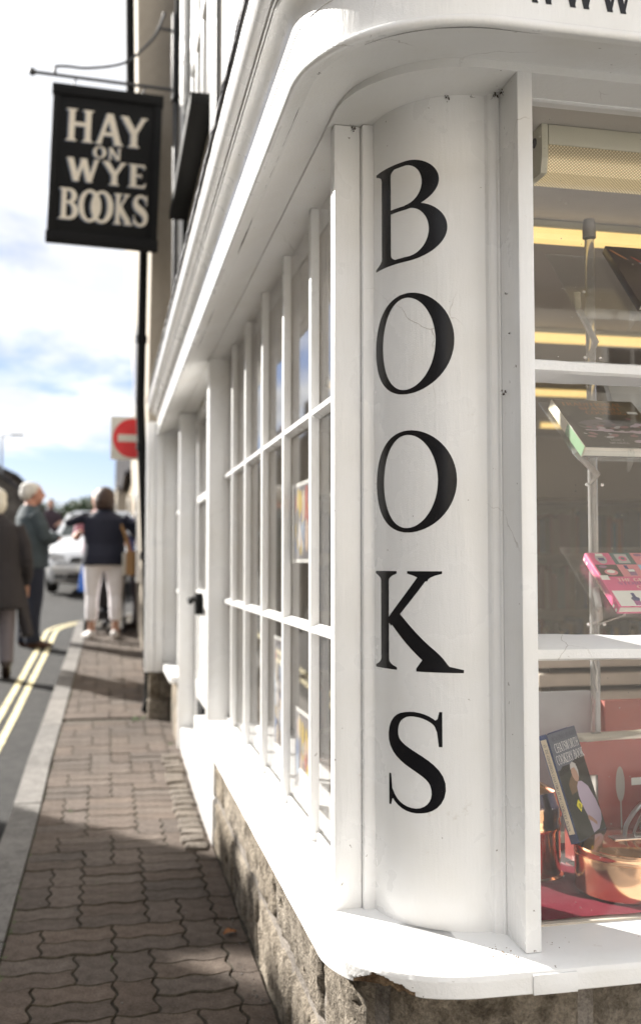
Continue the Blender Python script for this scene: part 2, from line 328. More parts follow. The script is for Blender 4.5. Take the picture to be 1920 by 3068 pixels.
def add_lathe(bm, prof, c=(0, 0, 0), n=40, mi=0):
    rings = []
    for r, z in prof:
        rings.append([bm.verts.new((c[0] + r * cos(2 * pi * k / n), c[1] + r * sin(2 * pi * k / n), c[2] + z)) for k in range(n)] if r > 1e-6 else [bm.verts.new((c[0], c[1], c[2] + z))])
    for a, b in zip(rings, rings[1:]):
        for k in range(n):
            k2 = (k + 1) % n
            if len(a) == 1 and len(b) == 1: continue
            if len(a) == 1: f = bm.faces.new((a[0], b[k2], b[k]))
            elif len(b) == 1: f = bm.faces.new((a[k], a[k2], b[0]))
            else: f = bm.faces.new((a[k], a[k2], b[k2], b[k]))
            f.material_index = mi
def lathe(name, prof, mat, parent=None, c=(0, 0, 0), n=40, smooth=40):
    bm = bmesh.new(); add_lathe(bm, prof, c, n); return from_bm(name, bm, mat, parent, smooth)
def add_ell(bm, c, r, rot=None, u=16, v=10, mi=0):
    R = rot or Matrix.Identity(3); c = Vector(c); rings = []
    for j in range(v + 1):
        t = pi * j / v
        if j in (0, v): rings.append([bm.verts.new(c + R @ Vector((0, 0, r[2] * cos(t))))])
        else: rings.append([bm.verts.new(c + R @ Vector((r[0] * sin(t) * cos(2 * pi * k / u), r[1] * sin(t) * sin(2 * pi * k / u), r[2] * cos(t)))) for k in range(u)])
    for a, b in zip(rings, rings[1:]):
        for k in range(u):
            k2 = (k + 1) % u
            if len(a) == 1: f = bm.faces.new((a[0], b[k], b[k2]))
            elif len(b) == 1: f = bm.faces.new((a[k2], a[k], b[0]))
            else: f = bm.faces.new((a[k], b[k], b[k2], a[k2]))
            f.material_index = mi
def prism(bm, poly, axis, a, b, mi=0):
    """extrude a 2-D polygon along an axis: poly coordinates are the other two axes in order"""
    def P(u, v, w): return {'x': (w, u, v), 'y': (u, w, v), 'z': (u, v, w)}[axis]
    A = [bm.verts.new(P(u, v, a)) for u, v in poly]; B = [bm.verts.new(P(u, v, b)) for u, v in poly]
    n = len(poly)
    fs = [bm.faces.new(A[::-1]), bm.faces.new(B)] + [bm.faces.new((A[i], A[(i + 1) % n], B[(i + 1) % n], B[i])) for i in range(n)]
    for f in fs: f.material_index = mi

# rounded corner path: along the street facade (plane X) down to the corner, then along the front (plane Y)
def corner_path(X, Y, R, y_far, x_far, n=22, step=0.25):
    p = []
    k = max(1, int((y_far - (Y + R)) / step))
    for i in range(k): p.append((X, y_far + (Y + R - y_far) * i / k))
    for i in range(n + 1):
        a = pi / 2 * i / n
        p.append((X + R - R * cos(a), Y + R - R * sin(a)))
    k = max(1, int((x_far - (X + R)) / step))
    for i in range(1, k + 1): p.append((X + R + (x_far - X - R) * i / k, Y))
    return p
def path_normals(p):
    out = []
    for i in range(len(p)):
        a = p[max(i - 1, 0)]; b = p[min(i + 1, len(p) - 1)]
        dx, dy = b[0] - a[0], b[1] - a[1]; L = sqrt(dx * dx + dy * dy)
        out.append((dy / L, -dx / L))           # outward: towards -X on the street side, -Y on the front
    return out
def sweep(name, path, prof, mat, parent=None, closed=True, smooth=35, fn=None):
    """prof: [(offset outwards, z)]"""
    N = path_normals(path); bm = bmesh.new(); rings = []
    for i, (p, n) in enumerate(zip(path, N)):
        ring = []
        for o, z in prof:
            q = Vector((p[0] + n[0] * o, p[1] + n[1] * o, z))
            if fn: q = fn(q, i, n)
            ring.append(bm.verts.new(q))
        rings.append(ring)
    m = len(prof)
    for a, b in zip(rings, rings[1:]):
        for k in range(m if closed else m - 1):
            bm.faces.new((a[k], a[(k + 1) % m], b[(k + 1) % m], b[k]))
    if closed:
        bm.faces.new(rings[0][::-1]); bm.faces.new(rings[-1])
    return from_bm(name, bm, mat, parent, smooth)

# ------------------------------------------------------------------ lettering (serif capitals drawn as polygons; cap height 1)
def G(ch, t=.135, h=.05):
    P = []
    def rect(x0, x1, y0, y1): P.append([(x0, y0), (x1, y0), (x1, y1), (x0, y1)])
    def serif(x0, x1, y, up, ext=.085):       # slab with bracketed ends under/over a stem
        s = 1 if up else -1; th = .035; k = .075
        pts = [(x0 - ext, y), (x1 + ext, y), (x1 + ext, y + s * th * .7)]
        pts += [(x1 + ext * (1 - u) ** 2.2, y + s * (th * .7 + k * u)) for u in (.25, .5, .75, 1)]
        pts += [(x0 - ext * (1 - u) ** 2.2, y + s * (th * .7 + k * u)) for u in (1, .75, .5, .25)]
        pts += [(x0 - ext, y + s * th * .7)]
        P.append(pts if up else pts[::-1])
    def stem(x0, x1, y0=0, y1=1, top=True, bot=True, ext=.085):
        rect(x0, x1, y0, y1)
        if bot: serif(x0, x1, y0, True, ext)
        if top: serif(x0, x1, y1, False, ext)
    def ring(co, ro, ci, ri, a0=0, a1=360, n=40):
        pr = None
        for i in range(n + 1):
            a = radians(a0 + (a1 - a0) * i / n)
            q = ((co[0] + ro[0] * cos(a), co[1] + ro[1] * sin(a)), (ci[0] + ri[0] * cos(a), ci[1] + ri[1] * sin(a)))
            if pr: P.append([pr[0], q[0], q[1], pr[1]])
            pr = q
    def diag(x0, y0, x1, y1, w): P.append([(x0 - w / 2, y0), (x0 + w / 2, y0), (x1 + w / 2, y1), (x1 - w / 2, y1)])
    def stroke(pts, ws):
        V = [Vector(p) for p in pts]; pr = None
        for i, p in enumerate(V):
            a = V[max(i - 1, 0)]; b = V[min(i + 1, len(V) - 1)]; d = (b - a).normalized(); nn = Vector((-d.y, d.x))
            q = (tuple(p + nn * ws[i] / 2), tuple(p - nn * ws[i] / 2))
            if pr: P.append([pr[0], pr[1], q[1], q[0]])
            pr = q
    def bez(p0, p1, p2, p3, n=14):
        out = []
        for i in range(n + 1):
            u = i / n; v = 1 - u
            out.append(tuple(v ** 3 * a + 3 * v * v * u * b + 3 * v * u * u * c + u ** 3 * d for a, b, c, d in zip(p0, p1, p2, p3)))
        return out
    def flick(x, y0, y1, w): P.append([(x, y0), (x + w, y0), (x + w, y1), (x, y1)])
    w = .7
    if ch == 'O': w = .94; ring((.47, .5), (.45, .515), (.455, .5), (.45 - t * 1.12, .515 - h), n=64)
    elif ch == 'Q': return G('O', t, h)
    elif ch == 'B':
        w = .86; stem(.12, .12 + t, ext=.11)
        P.pop()            # the top right and bottom right serifs run into the bowls
        rect(.12 + t, .42, 1 - h, 1); rect(.12 + t, .46, 0, h); rect(.12 + t, .44, .515, .515 + h * .9)
        ring((.42, .7575), (.33, .2425), (.42, .7575), (.33 - t * 1.15, .2425 - h), -90, 90)
        ring((.46, .2825), (.36, .2825), (.46, .2825), (.36 - t * 1.2, .2825 - h), -90, 90)
        serif(.12, .12 + t, 1, False, .10)
    elif ch == 'K':
        w = .98; stem(.12, .12 + t * .92, ext=.105)
        stroke(bez((.245, .47), (.42, .66), (.50, .76), (.62, .93)), [.085] * 15)
        serif(.60, .67, 1, False, .13)
        stroke(bez((.30, .55), (.50, .34), (.64, .17), (.86, .02)), [t * 1.12] * 11 + [t * 1.05, t * .9, t * .62, .05])
        P.append([(.56, 0), (.98, 0), (.98, .03), (.86, .06), (.66, .18), (.62, .12), (.56, .03)])
    elif ch == 'S':
        w = .62
        c = bez((.545, .86), (.46, 1.0), (.10, 1.02), (.10, .74)) + bez((.10, .74), (.10, .50), (.55, .52), (.55, .24))[1:] + bez((.55, .24), (.55, -.04), (.17, -.05), (.075, .17))[1:]
        n = len(c); ws = [h + (t * 1.25 - h) * max(0, sin(pi * min(1, max(0, (i / (n - 1) - .18) / .64)))) ** 1.2 for i in range(n)]
        stroke(c, ws)
        P.append([(.555, .66), (.585, .66), (.585, 1.0), (.56, 1.0), (.545, .93), (.505, .90), (.54, .80)])
        P.append([(.045, .03), (.07, .03), (.085, .09), (.12, .10), (.085, .20), (.072, .34), (.045, .34)])
    elif ch == 'H':
        w = .95; stem(.10, .10 + t); stem(.85 - t, .85); rect(.10 + t, .85 - t, .48, .48 + h * 1.4)
    elif ch == 'A':
        w = .9; diag(.12, 0, .44, 1, h * 1.5); diag(.78, 0, .46, 1, t * 1.15); rect(.24, .62, .28, .28 + h * 1.3)
        serif(.09, .15, 0, True, .08); serif(.78 - t * .5, .78 + t * .5, 0, True, .07)
    elif ch == 'Y':
        w = .88; diag(.44, .44, .12, 1, t * 1.15); diag(.46, .44, .75, 1, h * 1.6); stem(.44 - t / 2, .44 + t / 2, 0, .50, top=False)
        serif(.06, .18, 1, False, .06); serif(.71, .79, 1, False, .07)
    elif ch == 'N':
        w = .95; stem(.13, .13 + h * 1.4); stem(.80, .80 + h * 1.4, bot=False); diag(.16, 1, .80, 0, t * 1.25)
    elif ch == 'W':
        w = 1.25; diag(.12, 1, .36, 0, t * 1.1); diag(.36, 0, .60, 1, h * 1.5); diag(.60, 1, .84, 0, t * 1.1); diag(.84, 0, 1.08, 1, h * 1.5)
        for x in (.12, .60): serif(x - .06, x + .06, 1, False, .06)
        serif(1.05, 1.11, 1, False, .07)
    elif ch == 'E':
        w = .72; stem(.12, .12 + t); rect(.12 + t, .60, 1 - h, 1); rect(.12 + t, .50, .48, .48 + h); rect(.12 + t, .63, 0, h)
        P.append([(.54, 1 - h), (.60, .80), (.62, .80), (.62, 1 - h)]); P.append([(.57, h), (.64, .22), (.66, .22), (.64, h)]); rect(.48, .50, .40, .62)
    elif ch == 'C':
        w = .85; ring((.50, .5), (.46, .515), (.50, .5), (.46 - t * 1.1, .515 - h), 48, 312); rect(.77, .80, .70, 1.0); rect(.80, .815, .02, .24)
    elif ch == 'G':
        w = .95; ring((.50, .5), (.46, .515), (.50, .5), (.46 - t * 1.1, .515 - h), 48, 312); rect(.77, .80, .70, 1.0); rect(.76, .76 + t, .06, .42); serif(.76, .76 + t, .44, False)
    elif ch == 'T':
        w = .82; stem(.41 - t / 2, .41 + t / 2, top=False); rect(.04, .78, 1 - h, 1); P.append([(.04, .80), (.06, .80), (.11, 1 - h), (.04, 1 - h)]); P.append([(.76, .80), (.78, .80), (.78, 1 - h), (.71, 1 - h)])
    elif ch in 'RP':
        w = .85 if ch == 'R' else .75; stem(.12, .12 + t); rect(.12 + t, .42, 1 - h, 1); rect(.12 + t, .44, .46, .46 + h)
        ring((.42, .73), (.31, .27), (.42, .73), (.31 - t * 1.1, .27 - h), -90, 90)
        if ch == 'R': diag(.42, .48, .78, 0, t * 1.15); serif(.74, .84, 0, True, .05)
    elif ch == 'D':
        w = .95; stem(.12, .12 + t); rect(.12 + t, .40, 1 - h, 1); rect(.12 + t, .40, 0, h); ring((.40, .5), (.48, .5), (.40, .5), (.48 - t * 1.1, .5 - h), -90, 90)
    elif ch == 'I': w = .38; stem(.19 - t / 2, .19 + t / 2)
    elif ch == 'L': w = .7; stem(.12, .12 + t); rect(.12 + t, .62, 0, h); P.append([(.56, h), (.62, .22), (.64, .22), (.62, h)])
    elif ch == 'U': w = .9; rect(.12, .12 + t, .3, 1); rect(.74, .74 + h, .3, 1); serif(.12, .12 + t, 1, False); serif(.74, .79, 1, False); ring((.455, .3), (.335, .32), (.47, .3), (.21, .25), 180, 360)
    elif ch == 'M': w = 1.1; stem(.10, .10 + h * 1.4); diag(.16, 1, .55, 0, t * 1.1); diag(.55, 0, .93, 1, h * 1.5); stem(.90, .90 + t)
    elif ch == 'J': w = .45; stem(.2, .2 + t, top=True, bot=False); ring((.16, .02), (.175, .2), (.13, .02), (.07, .14), 270, 360)
    else: w = .4
    return P, w
def text_width(s, sp=.06): return sum(G(c)[1] + sp for c in s) - sp
def text_bm(bm, s, place, height, x0=0.0, y0=0.0, xs=1.0, sp=.06, lift=.0006, bold=1.0, dlift=6e-6, fit=None):
    """place(u, v, w) -> world point; letters laid from x0 along u"""
    if fit: xs = fit / (text_width(s, sp) * height)
    x = x0; k = 0
    for c in s:
        P, w = G(c, .135 * bold, .05 * bold)
        for poly in P:
            k += 1
            vs = [bm.verts.new(place(x + u * height * xs, y0 + v * height, lift + k * dlift)) for u, v in poly]
            try: bm.faces.new(vs)
            except Exception: pass
        x += (w + sp) * height * xs
    return x
def plane_text(name, lines, O, U, V, mat, parent, **kw):
    """flat lettering on a plane through O with unit axes U, V"""
    O, U, V = Vector(O), Vector(U).normalized(), Vector(V).normalized(); Nn = U.cross(V).normalized()
    bm = bmesh.new()
    for s, x, y, hgt, fit in lines:
        text_bm(bm, s, lambda u, v, w: O + U * u + V * v + Nn * w, hgt, x, y, fit=fit, **kw)
    me = bpy.data.meshes.new(name); bm.to_mesh(me); bm.free()
    return new_obj(name, me, parent, mat)

# ------------------------------------------------------------------ ground, road, pavement
def gz(y):
    if y < 4.5: return -1.2
    if y < 5.5: return -1.2 + .058 * (y - 4.5) ** 2 / 2
    if y < 45: return -1.2 + .058 * (y - 5)
    return 1.12 + .058 * 14 * (1 - math.exp(-(y - 45) / 14.0))
def sheet(name, x0f, x1f, ys, dz, mat, nx=2, parent=None, kind=None):
    bm = bmesh.new(); rows = []
    for y in ys:
        a, b = x0f(y), x1f(y)
        rows.append([bm.verts.new((a + (b - a) * i / (nx - 1), y, gz(y) + dz)) for i in range(nx)])
    for r, q in zip(rows, rows[1:]):
        for i in range(nx - 1): bm.faces.new((r[i], r[i + 1], q[i + 1], q[i]))
    o = from_bm(name, bm, mat, parent)
    if kind: o['kind'] = kind
    return o
def frange(a, b, s):
    n = max(1, int(round((b - a) / s))); return [a + (b - a) * i / n for i in range(n + 1)]
YS = frange(-12, 4.4, 2) + frange(4.5, 5.6, .2) + frange(6, 46, 2) + frange(50, 120, 8)
sheet('ground', lambda y: -500, lambda y: 500, [-400] + YS + [500], -.30, M['soil'], kind='structure')
ROAD = -.085
sheet('bounce_paving', lambda y: -4.4, lambda y: 26, [-9.6, -6, -3, -.97], -.004, M['bounce'], kind='structure')  # unseen pale sheet added to bounce light up to the soffit
sheet('road', lambda y: -4.4, lambda y: 26, YS, ROAD, M['asphalt'], nx=4, kind='structure')
def kx(y):      # inner (pavement side) edge of the kerb
    pts = [(-20, -.307), (6, -.307), (7.2, -.289), (10.7, -.245), (12.6, -.235)]
    for (a, b), (c, d) in zip(pts, pts[1:]):
        if y <= c: return b + (d - b) * (y - a) / (c - a)
    return -.235
# kerb line with the bend into the side street
KERB = [(kx(y), y) for y in frange(-3, 12.6, .3)] + [(.965 - 1.2 * cos(radians(a)), 12.6 + 1.2 * sin(radians(a))) for a in range(8, 91, 8)] + [(x, 13.8) for x in (1.6, 3, 5, 9)]
def along(P):
    d = [0]
    for a, b in zip(P, P[1:]): d.append(d[-1] + sqrt((a[0] - b[0]) ** 2 + (a[1] - b[1]) ** 2))
    return d
def sample(P, D, s):
    for i in range(len(P) - 1):
        if s <= D[i + 1] or i == len(P) - 2:
            u = (s - D[i]) / (D[i + 1] - D[i]); a, b = P[i], P[i + 1]
            L = D[i + 1] - D[i]
            return (a[0] + (b[0] - a[0]) * u, a[1] + (b[1] - a[1]) * u), ((b[0] - a[0]) / L, (b[1] - a[1]) / L)
KD = along(KERB)
def strip_mesh(bm, s0, s1, o0, o1, z0, z1, n=6):
    """strip along the kerb line between offsets (negative = towards the road), with sides"""
    rows = []
    for i in range(n + 1):
        (x, y), (dx, dy) = sample(KERB, KD, s0 + (s1 - s0) * i / n)
        nx_, ny_ = dy, -dx                 # towards the pavement
        r = []
        for o, z in ((o0, z0), (o0, z1), (o1, z1), (o1, z0)):
            px, py = x + nx_ * o, y + ny_ * o
            r.append(bm.verts.new((px, py, gz(py) + z)))
        rows.append(r)
    for a, b in zip(rows, rows[1:]):
        for k in range(4): bm.faces.new((a[k], b[k], b[(k + 1) % 4], a[(k + 1) % 4]))
    bm.faces.new(rows[0]); bm.faces.new(rows[-1][::-1])
kerb = empty('kerb', (0, 0, 0), kind='structure')
s = 0.0; i = 0
while s < KD[-1] - .9:
    L = .905
    bm = bmesh.new(); strip_mesh(bm, s + .004, s + L - .004, -.128, 0, -.2, .010 + random.uniform(-.002, .003), 5)
    bmesh.ops.bevel(bm, geom=[e for e in bm.edges if e.calc_face_angle(0) > .9], offset=.006, segments=2, affect='EDGES')
    from_bm('kerb_stone', bm, M['kerb'], kerb, 40); s += L
for nm, a, b in (('inner', -.350, -.402), ('outer', -.452, -.504)):
    bm = bmesh.new(); rows = []
    n = 140
    for i in range(n + 1):
        (x, y), (dx, dy) = sample(KERB, KD, 1 + (KD[-1] - 1.2) * i / n)
        r = []
        for o in (a, b):
            oo = o + .006 * noise.noise(Vector((i * .7, o * 9, 0)))
            px, py = x + dy * oo, y - dx * oo
            r.append(bm.verts.new((px, py, gz(py) + ROAD + .004)))
        rows.append(r)
    for r, q in zip(rows, rows[1:]): bm.faces.new((r[0], r[1], q[1], q[0]))
    o = from_bm('yellow_line', bm, M['yellow']); o['kind'] = 'structure'

WALLX = .452
pav = empty('pavement', (0, 0, 0), kind='structure')
bm = bmesh.new()
def slab(bm, x0, x1, ys, top, bot):
    rows = []
    for y in ys: rows.append([bm.verts.new((x, y, gz(y) + z)) for x, z in ((x0(y), bot), (x0(y), top), (x1(y), top), (x1(y), bot))])
    for a, b in zip(rows, rows[1:]):
        for k in range(4): bm.faces.new((a[k], b[k], b[(k + 1) % 4], a[(k + 1) % 4]))
    bm.faces.new(rows[0]); bm.faces.new(rows[-1][::-1])
slab(bm, lambda y: kx(y) - .05, lambda y: .62, frange(1.46, 4.4, .6) + frange(4.5, 12.6, .25), -.008, -.25)
slab(bm, lambda y: kx(y) - .05 + max(0, 1.2 - sqrt(max(0, 1.44 - (y - 12.6) ** 2))), lambda y: 9, frange(12.62, 13.78, .1), -.008, -.25)
from_bm('bedding', bm, M['joint'], pav)
for i in range(10):
    for j in range(4):
        x0 = -.40 + .62 * i if j < 3 else .47 + .62 * i
        if x0 < 5: box('bounce_slab', x0, x0 + .612, -.95 + .60 * j, -.95 + .60 * j + .592, -1.26, -1.2 + random.uniform(-.002, .002), M['bounce'], pav, .004)  # pale slabs out of view, added to bounce light onto the front
PL, PW, JG = .225, .1125, .0026
def paver_mesh(x0, x1, hh, lw, rw):
    """one wavy-edged block from x0 to x1 across the pavement, hh deep along it"""
    amp = .0080
    def f(x): return amp * sin(2 * pi * x / (PL / 2))
    def e(v): return .0075 * sin(2 * pi * v / PW)
    n = max(6, int((x1 - x0) / .014)); m = max(6, int(hh / .014)); pts = []
    xs_ = [x0 + (x1 - x0) * i / n for i in range(n + 1)]
    for x in xs_: pts.append((min(max(x, x0 + JG), x1 - JG), f(x) + JG * 1.5))
    for j in range(1, m): v = hh * j / m; pts.append((x1 - JG + (e(v) if rw else 0), f(x1) + v))
    for x in xs_[::-1]: pts.append((min(max(x, x0 + JG), x1 - JG), f(x) + hh - JG * 1.5))
    for j in range(m - 1, 0, -1): v = hh * j / m; pts.append((x0 + JG + (e(v) if lw else 0), f(x0) + v))
    cxm = (x0 + x1) / 2; me = bpy.data.meshes.new('paver'); b = bmesh.new()
    def ring(ins, z):
        r = []
        for x, y in pts:
            vx, vy = cxm - x, hh / 2 - y; L = sqrt(vx * vx + vy * vy); r.append(b.verts.new((x + vx / L * ins - cxm, y + vy / L * ins - hh / 2, z)))
        return r
    r0, r1, r2 = ring(0, -.03), ring(0, -.0035), ring(.003, 0); k = len(pts)
    for A, B in ((r0, r1), (r1, r2)):
        for i in range(k): b.faces.new((A[i], A[(i + 1) % k], B[(i + 1) % k], B[i])).material_index = 1
    b.faces.new(r2); b.to_mesh(me); b.free(); shade(me, 20)
    return me, cxm
COURSES = ['HVVHv', 'VHHVv', 'HHVVv', 'VVHHv', 'VHVHv']
WID = {'H': .225, 'V': .1125, 'v': .082}
PMC = {}
def paver(kind, x0, first, last, tone):
    key = (kind, round(x0, 4), first, last, tone)
    if key not in PMC:
        me, cxm = paver_mesh(x0, x0 + WID[kind], PW if kind == 'H' else 2 * PW, not first, not last); me.materials.append(M['paver_b'] if tone else M['paver']); me.materials.append(M['joint']); PMC[key] = (me, cxm)
    return PMC[key]
y = 1.85; row = 0; stuff = bmesh.new()
def lay(me, cxm, yc):
    sl = .058 if yc > 5.3 else (0 if yc < 4.5 else .03)
    if yc < 9.3:
        o = bpy.data.objects.new('paver', me); COL.objects.link(o); o.parent = pav
        o.location = (cxm, yc, gz(yc) + random.gauss(0, .0011))
        o.rotation_euler = (math.atan(sl) + random.gauss(0, .006), random.gauss(0, .006), random.gauss(0, .005))
    else:
        tmp = bmesh.new(); tmp.from_mesh(me); tmp.transform(Matrix.Translation((cxm, yc, gz(yc) + random.uniform(-.001, .001))) @ Matrix.Rotation(math.atan(sl), 4, 'X'))
        mm = bpy.data.meshes.new('t'); tmp.to_mesh(mm); tmp.free(); stuff.from_mesh(mm); bpy.data.meshes.remove(mm)
while y < 12.3:
    if y > 6.95 and y < 7.3: y = 7.36
    x = -.305; c = COURSES[row % 5] if random.random() < .75 else random.choice(COURSES)
    for i, kd in enumerate(c):
        for h_ in ((0, 1) if kd == 'H' else (0,)):
            me, cxm = paver(kd, x, i == 0, i == len(c) - 1, random.randint(0, 1)); lay(me, cxm, y + (PW / 2 + PW * h_ if kd == 'H' else PW))
        x += WID[kd]
    y += 2 * PW; row += 1
o = from_bm('far_pavers', stuff, [M['paver'], M['joint']], pav, 25); o['kind'] = 'stuff'
for xa, xb in ((-.29, .02), (.03, .36)):
    bm = bmesh.new(); slab(bm, lambda y, xa=xa: xa, lambda y, xb=xb: xb, [7.135, 7.25, 7.345], .002, -.05)
    from_bm('concrete_strip', bm, M['paver_b'], pav)
# little stone setts in front of the door step
for i in range(17):
    yy = 4.28 + i * .105
    bm = bmesh.new(); add_box(bm, -.05, .05, -.045, .045, -.05, .016 + random.uniform(-.004, .004), .010)
    for v in bm.verts: v.co += Vector((noise.noise(v.co * 30 + Vector((i, 0, 0))), noise.noise(v.co * 30 + Vector((0, i, 0))), noise.noise(v.co * 30 + Vector((0, 0, i))))) * .008
    o = from_bm('sett', bm, M['sett'], pav, 60); o.location = (.375 + random.uniform(-.006, .006), yy, gz(yy)); o.rotation_euler = (0, 0, random.uniform(-.1, .1))
# weeds in the joints along kerb and wall
bm = bmesh.new()
def tuft(bm, x, y, r, n):
    for _ in range(n):
        a = random.uniform(0, 6.28); l = random.uniform(.4, 1) * r; w = l * .22
        p = Vector((x + random.gauss(0, r * .5), y + random.gauss(0, r * .8), gz(y)))
        d = Vector((cos(a), sin(a), random.uniform(.25, 1.0))).normalized() * l; sd = Vector((-sin(a), cos(a), 0)) * w
        vs = [bm.verts.new(q) for q in (p - sd * .5, p + sd * .5, p + d * .6 + sd * .5, p + d, p + d * .6 - sd * .5)]
        bm.faces.new(vs)
yy = 2.6
while yy < 9:
    tuft(bm, kx(yy) + .006, yy, random.uniform(.008, .02), random.randint(3, 9)); yy += random.uniform(.02, .12)
for _ in range(26):
    yy = random.uniform(3, 8.5); tuft(bm, random.choice((.02, -.02, .03)) + .005 * sin(yy * 40), yy, .011, 5)
for p, r, n in (((.20, 7.02), .05, 26), ((.40, 6.3), .03, 12), ((-.16, 5.0), .02, 10), ((.42, 4.6), .02, 8)): tuft(bm, p[0], p[1], r, n)
tag(from_bm('weeds', bm, M['weed']), 'small green weeds growing in the pavement joints along the kerb', 'weeds', kind='stuff')
# grit and scraps
bm = bmesh.new()
for _ in range(130):
    yy = random.uniform(2.4, 6.5); xx = random.choice((random.uniform(-.3, .44), .43 - abs(random.gauss(0, .03)), .43 - abs(random.gauss(0, .03))))
    r = random.uniform(.0012, .004); add_ell(bm, (xx, yy, gz(yy) + r * .6), (r, r, r * .7), u=6, v=4)
tag(from_bm('grit', bm, M['kerb']), 'loose grit scattered on the pavement near the wall', 'grit', kind='stuff')
bm = bmesh.new(); rows = []
for i in range(5):
    u = i / 4; w = .016 * sin(pi * min(.97, max(.06, u)))
    rows.append([bm.verts.new((-.025 + .05 * u, sgn * w, .006 + .006 * abs(sgn) + .005 * sin(u * 4))) for sgn in (-1, 0, 1)])
for a, b in zip(rows, rows[1:]):
    for k in range(2): bm.faces.new((a[k], a[k + 1], b[k + 1], b[k]))
o = from_bm('fallen_leaf', bm, M['leafb']); o.location = (.40, 3.27, -1.2); o.rotation_euler = (.1, 0, .5)
tag(o, 'curled orange brown leaf lying on the pavement by the stone wall', 'leaf')

# ------------------------------------------------------------------ the bookshop
shop = empty('bookshop', (.46, 1.74, -1.2), 0, 'white painted corner bookshop with curved column and stone base', 'shop')
inv = Matrix.Translation((-.46, -1.74, 1.2))
def part(o): o.parent = shop; o.matrix_parent_inverse = inv; return o
def P_(name, bm, mat, smooth=None): return part(from_bm(name, bm, mat, None, smooth))
def sub(o, parent): o.parent = parent; return o
ZS, ZB, ZT = -.715, -.757, .935          # sill top, sill underside, window head
# --- stone plinth, block by block
wall_path = corner_path(.462, 1.735, .20, 4.30, 2.4, n=26, step=.02)
WD = along(wall_path); WN = path_normals(wall_path)
plinth = part(sweep('plinth', wall_path, [(-.03, -1.25), (-.006, -1.25), (-.006, ZB - .002), (-.03, ZB - .002)], M['mortar'], smooth=50))
def wall_block(s0, s1, z0, z1, seed):
    bm = bmesh.new(); nu = max(4, int((s1 - s0) / .017)); nv = max(4, int((z1 - z0) / .017)); G_ = []
    for i in range(nu + 1):
        s_ = s0 + (s1 - s0) * i / nu
        (x, y), (dx, dy) = sample(wall_path, WD, s_); nx_, ny_ = dy, -dx
        col = []
        for j in range(nv + 1):
            z = z0 + (z1 - z0) * j / nv
            eu = min(i, nu - i) / nu * (s1 - s0); ev = min(j, nv - j) / nv * (z1 - z0); ed = min(eu, ev)
            q = Vector((x, y, z)); sh = Vector((seed * 3.1, 0, seed))
            d = .007 * noise.noise(q * 7 + sh) + .006 * noise.noise(q * 22 + sh) + .0055 * noise.noise(q * 60 + sh)
            pit = noise.noise(q * 34 + sh * 2)
            if pit > .32: d -= (pit - .32) * .045
            d += .004 - .012 * max(0, 1 - ed / .016) ** 1.5
            if i in (0, nu) or j in (0, nv): d = -.014
            wob = .006 * noise.noise(Vector((s_ * 9, z * 2, seed)))
            col.append(bm.verts.new((x + nx_ * d, y + ny_ * d, z + (wob if j in (0, nv) else 0))))
        G_.append(col)
    for i in range(nu):
        for j in range(nv): bm.faces.new((G_[i][j], G_[i + 1][j], G_[i + 1][j + 1], G_[i][j + 1]))
    bmesh.ops.triangulate(bm, faces=bm.faces)
    o = from_bm('stone', bm, M['stone'], None, 65); o.parent = plinth; return o
TOT = WD[-1]; sc = WD[[i for i, p in enumerate(wall_path) if p[0] > .463][0]]   # start of the curve
courses = [(-1.235, -1.005, [0, .62, 1.22, 1.78, sc - .08, sc + .42, sc + .9, sc + 1.5, TOT]),
           (-.995, ZB - .004, [0, .30, .98, 1.55, sc - .22, sc + .10, sc + .50, sc + 1.1, TOT])]
k = 0
for z0, z1, ss in courses:
    for a, b in zip(ss, ss[1:]):
        k += 1; wall_block(a + .008, b - .008, z0 + .003, z1 - (.004 if z1 < -.9 else 0), k)
# --- sill with a rotten, chipped edge
sp_ = corner_path(.405, 1.672, .245, 4.40, 2.4, n=190, step=.03)
SD = along(sp_); scv = SD[[i for i, p in enumerate(sp_) if p[0] > .4055][0]]
chip0, chip1 = scv + .105, scv + .262
NF = 12
sprof = [(-.33, ZB), (0 - .002, ZB)] + [(.0, ZB + .002 + .028 * q / (NF - 1)) for q in range(NF)] + [ (-.004, ZS - .005), (-.012, ZS - .001), (-.05, ZS + .003), (-.33, ZS + .014)]
bm = bmesh.new(); N = path_normals(sp_); rings = []
def chipf(s_): 
    u = (s_ - chip0) / (chip1 - chip0)
    return 0 if u <= 0 or u >= 1 else min(1, 2.6 * u, 2.0 * (1 - u)) ** 1.4
for i, (p, n_) in enumerate(zip(sp_, N)):
    r = []
    c = chipf(SD[i])
    for kk, (o, z) in enumerate(sprof):
        q = Vector((p[0], p[1], z)); wv = .0011 * noise.noise(q * 11) + .0005 * noise.noise(q * 50)
        if 1 <= kk <= NF + 3:
            zf = max(0, min(1, (z - ZB) / .032)); ragg = .16 * noise.noise(Vector((SD[i] * 55, 0, 9))) + .09 * noise.noise(Vector((SD[i] * 170, 4, 9)))
            edge = .25 + .62 * c + ragg                                   # paint survives above this height
            inside = max(0.0, min(1.0, (edge - zf) / .10)) * min(1, c * 2.2)
            o += wv * 1.2 - inside * (.006 + .010 * c * (1 - zf) + .004 * noise.noise(Vector((SD[i] * 22, zf * 9, 2))) + .0018 * noise.noise(Vector((SD[i] * 30, zf * 60, 7))))
            z += wv + inside * (1 - zf) * .006 * max(0, .6 + noise.noise(Vector((SD[i] * 60, 0, 5))))
        r.append(bm.verts.new((p[0] + n_[0] * o, p[1] + n_[1] * o, z)))
    rings.append(r)
m_ = len(sprof)
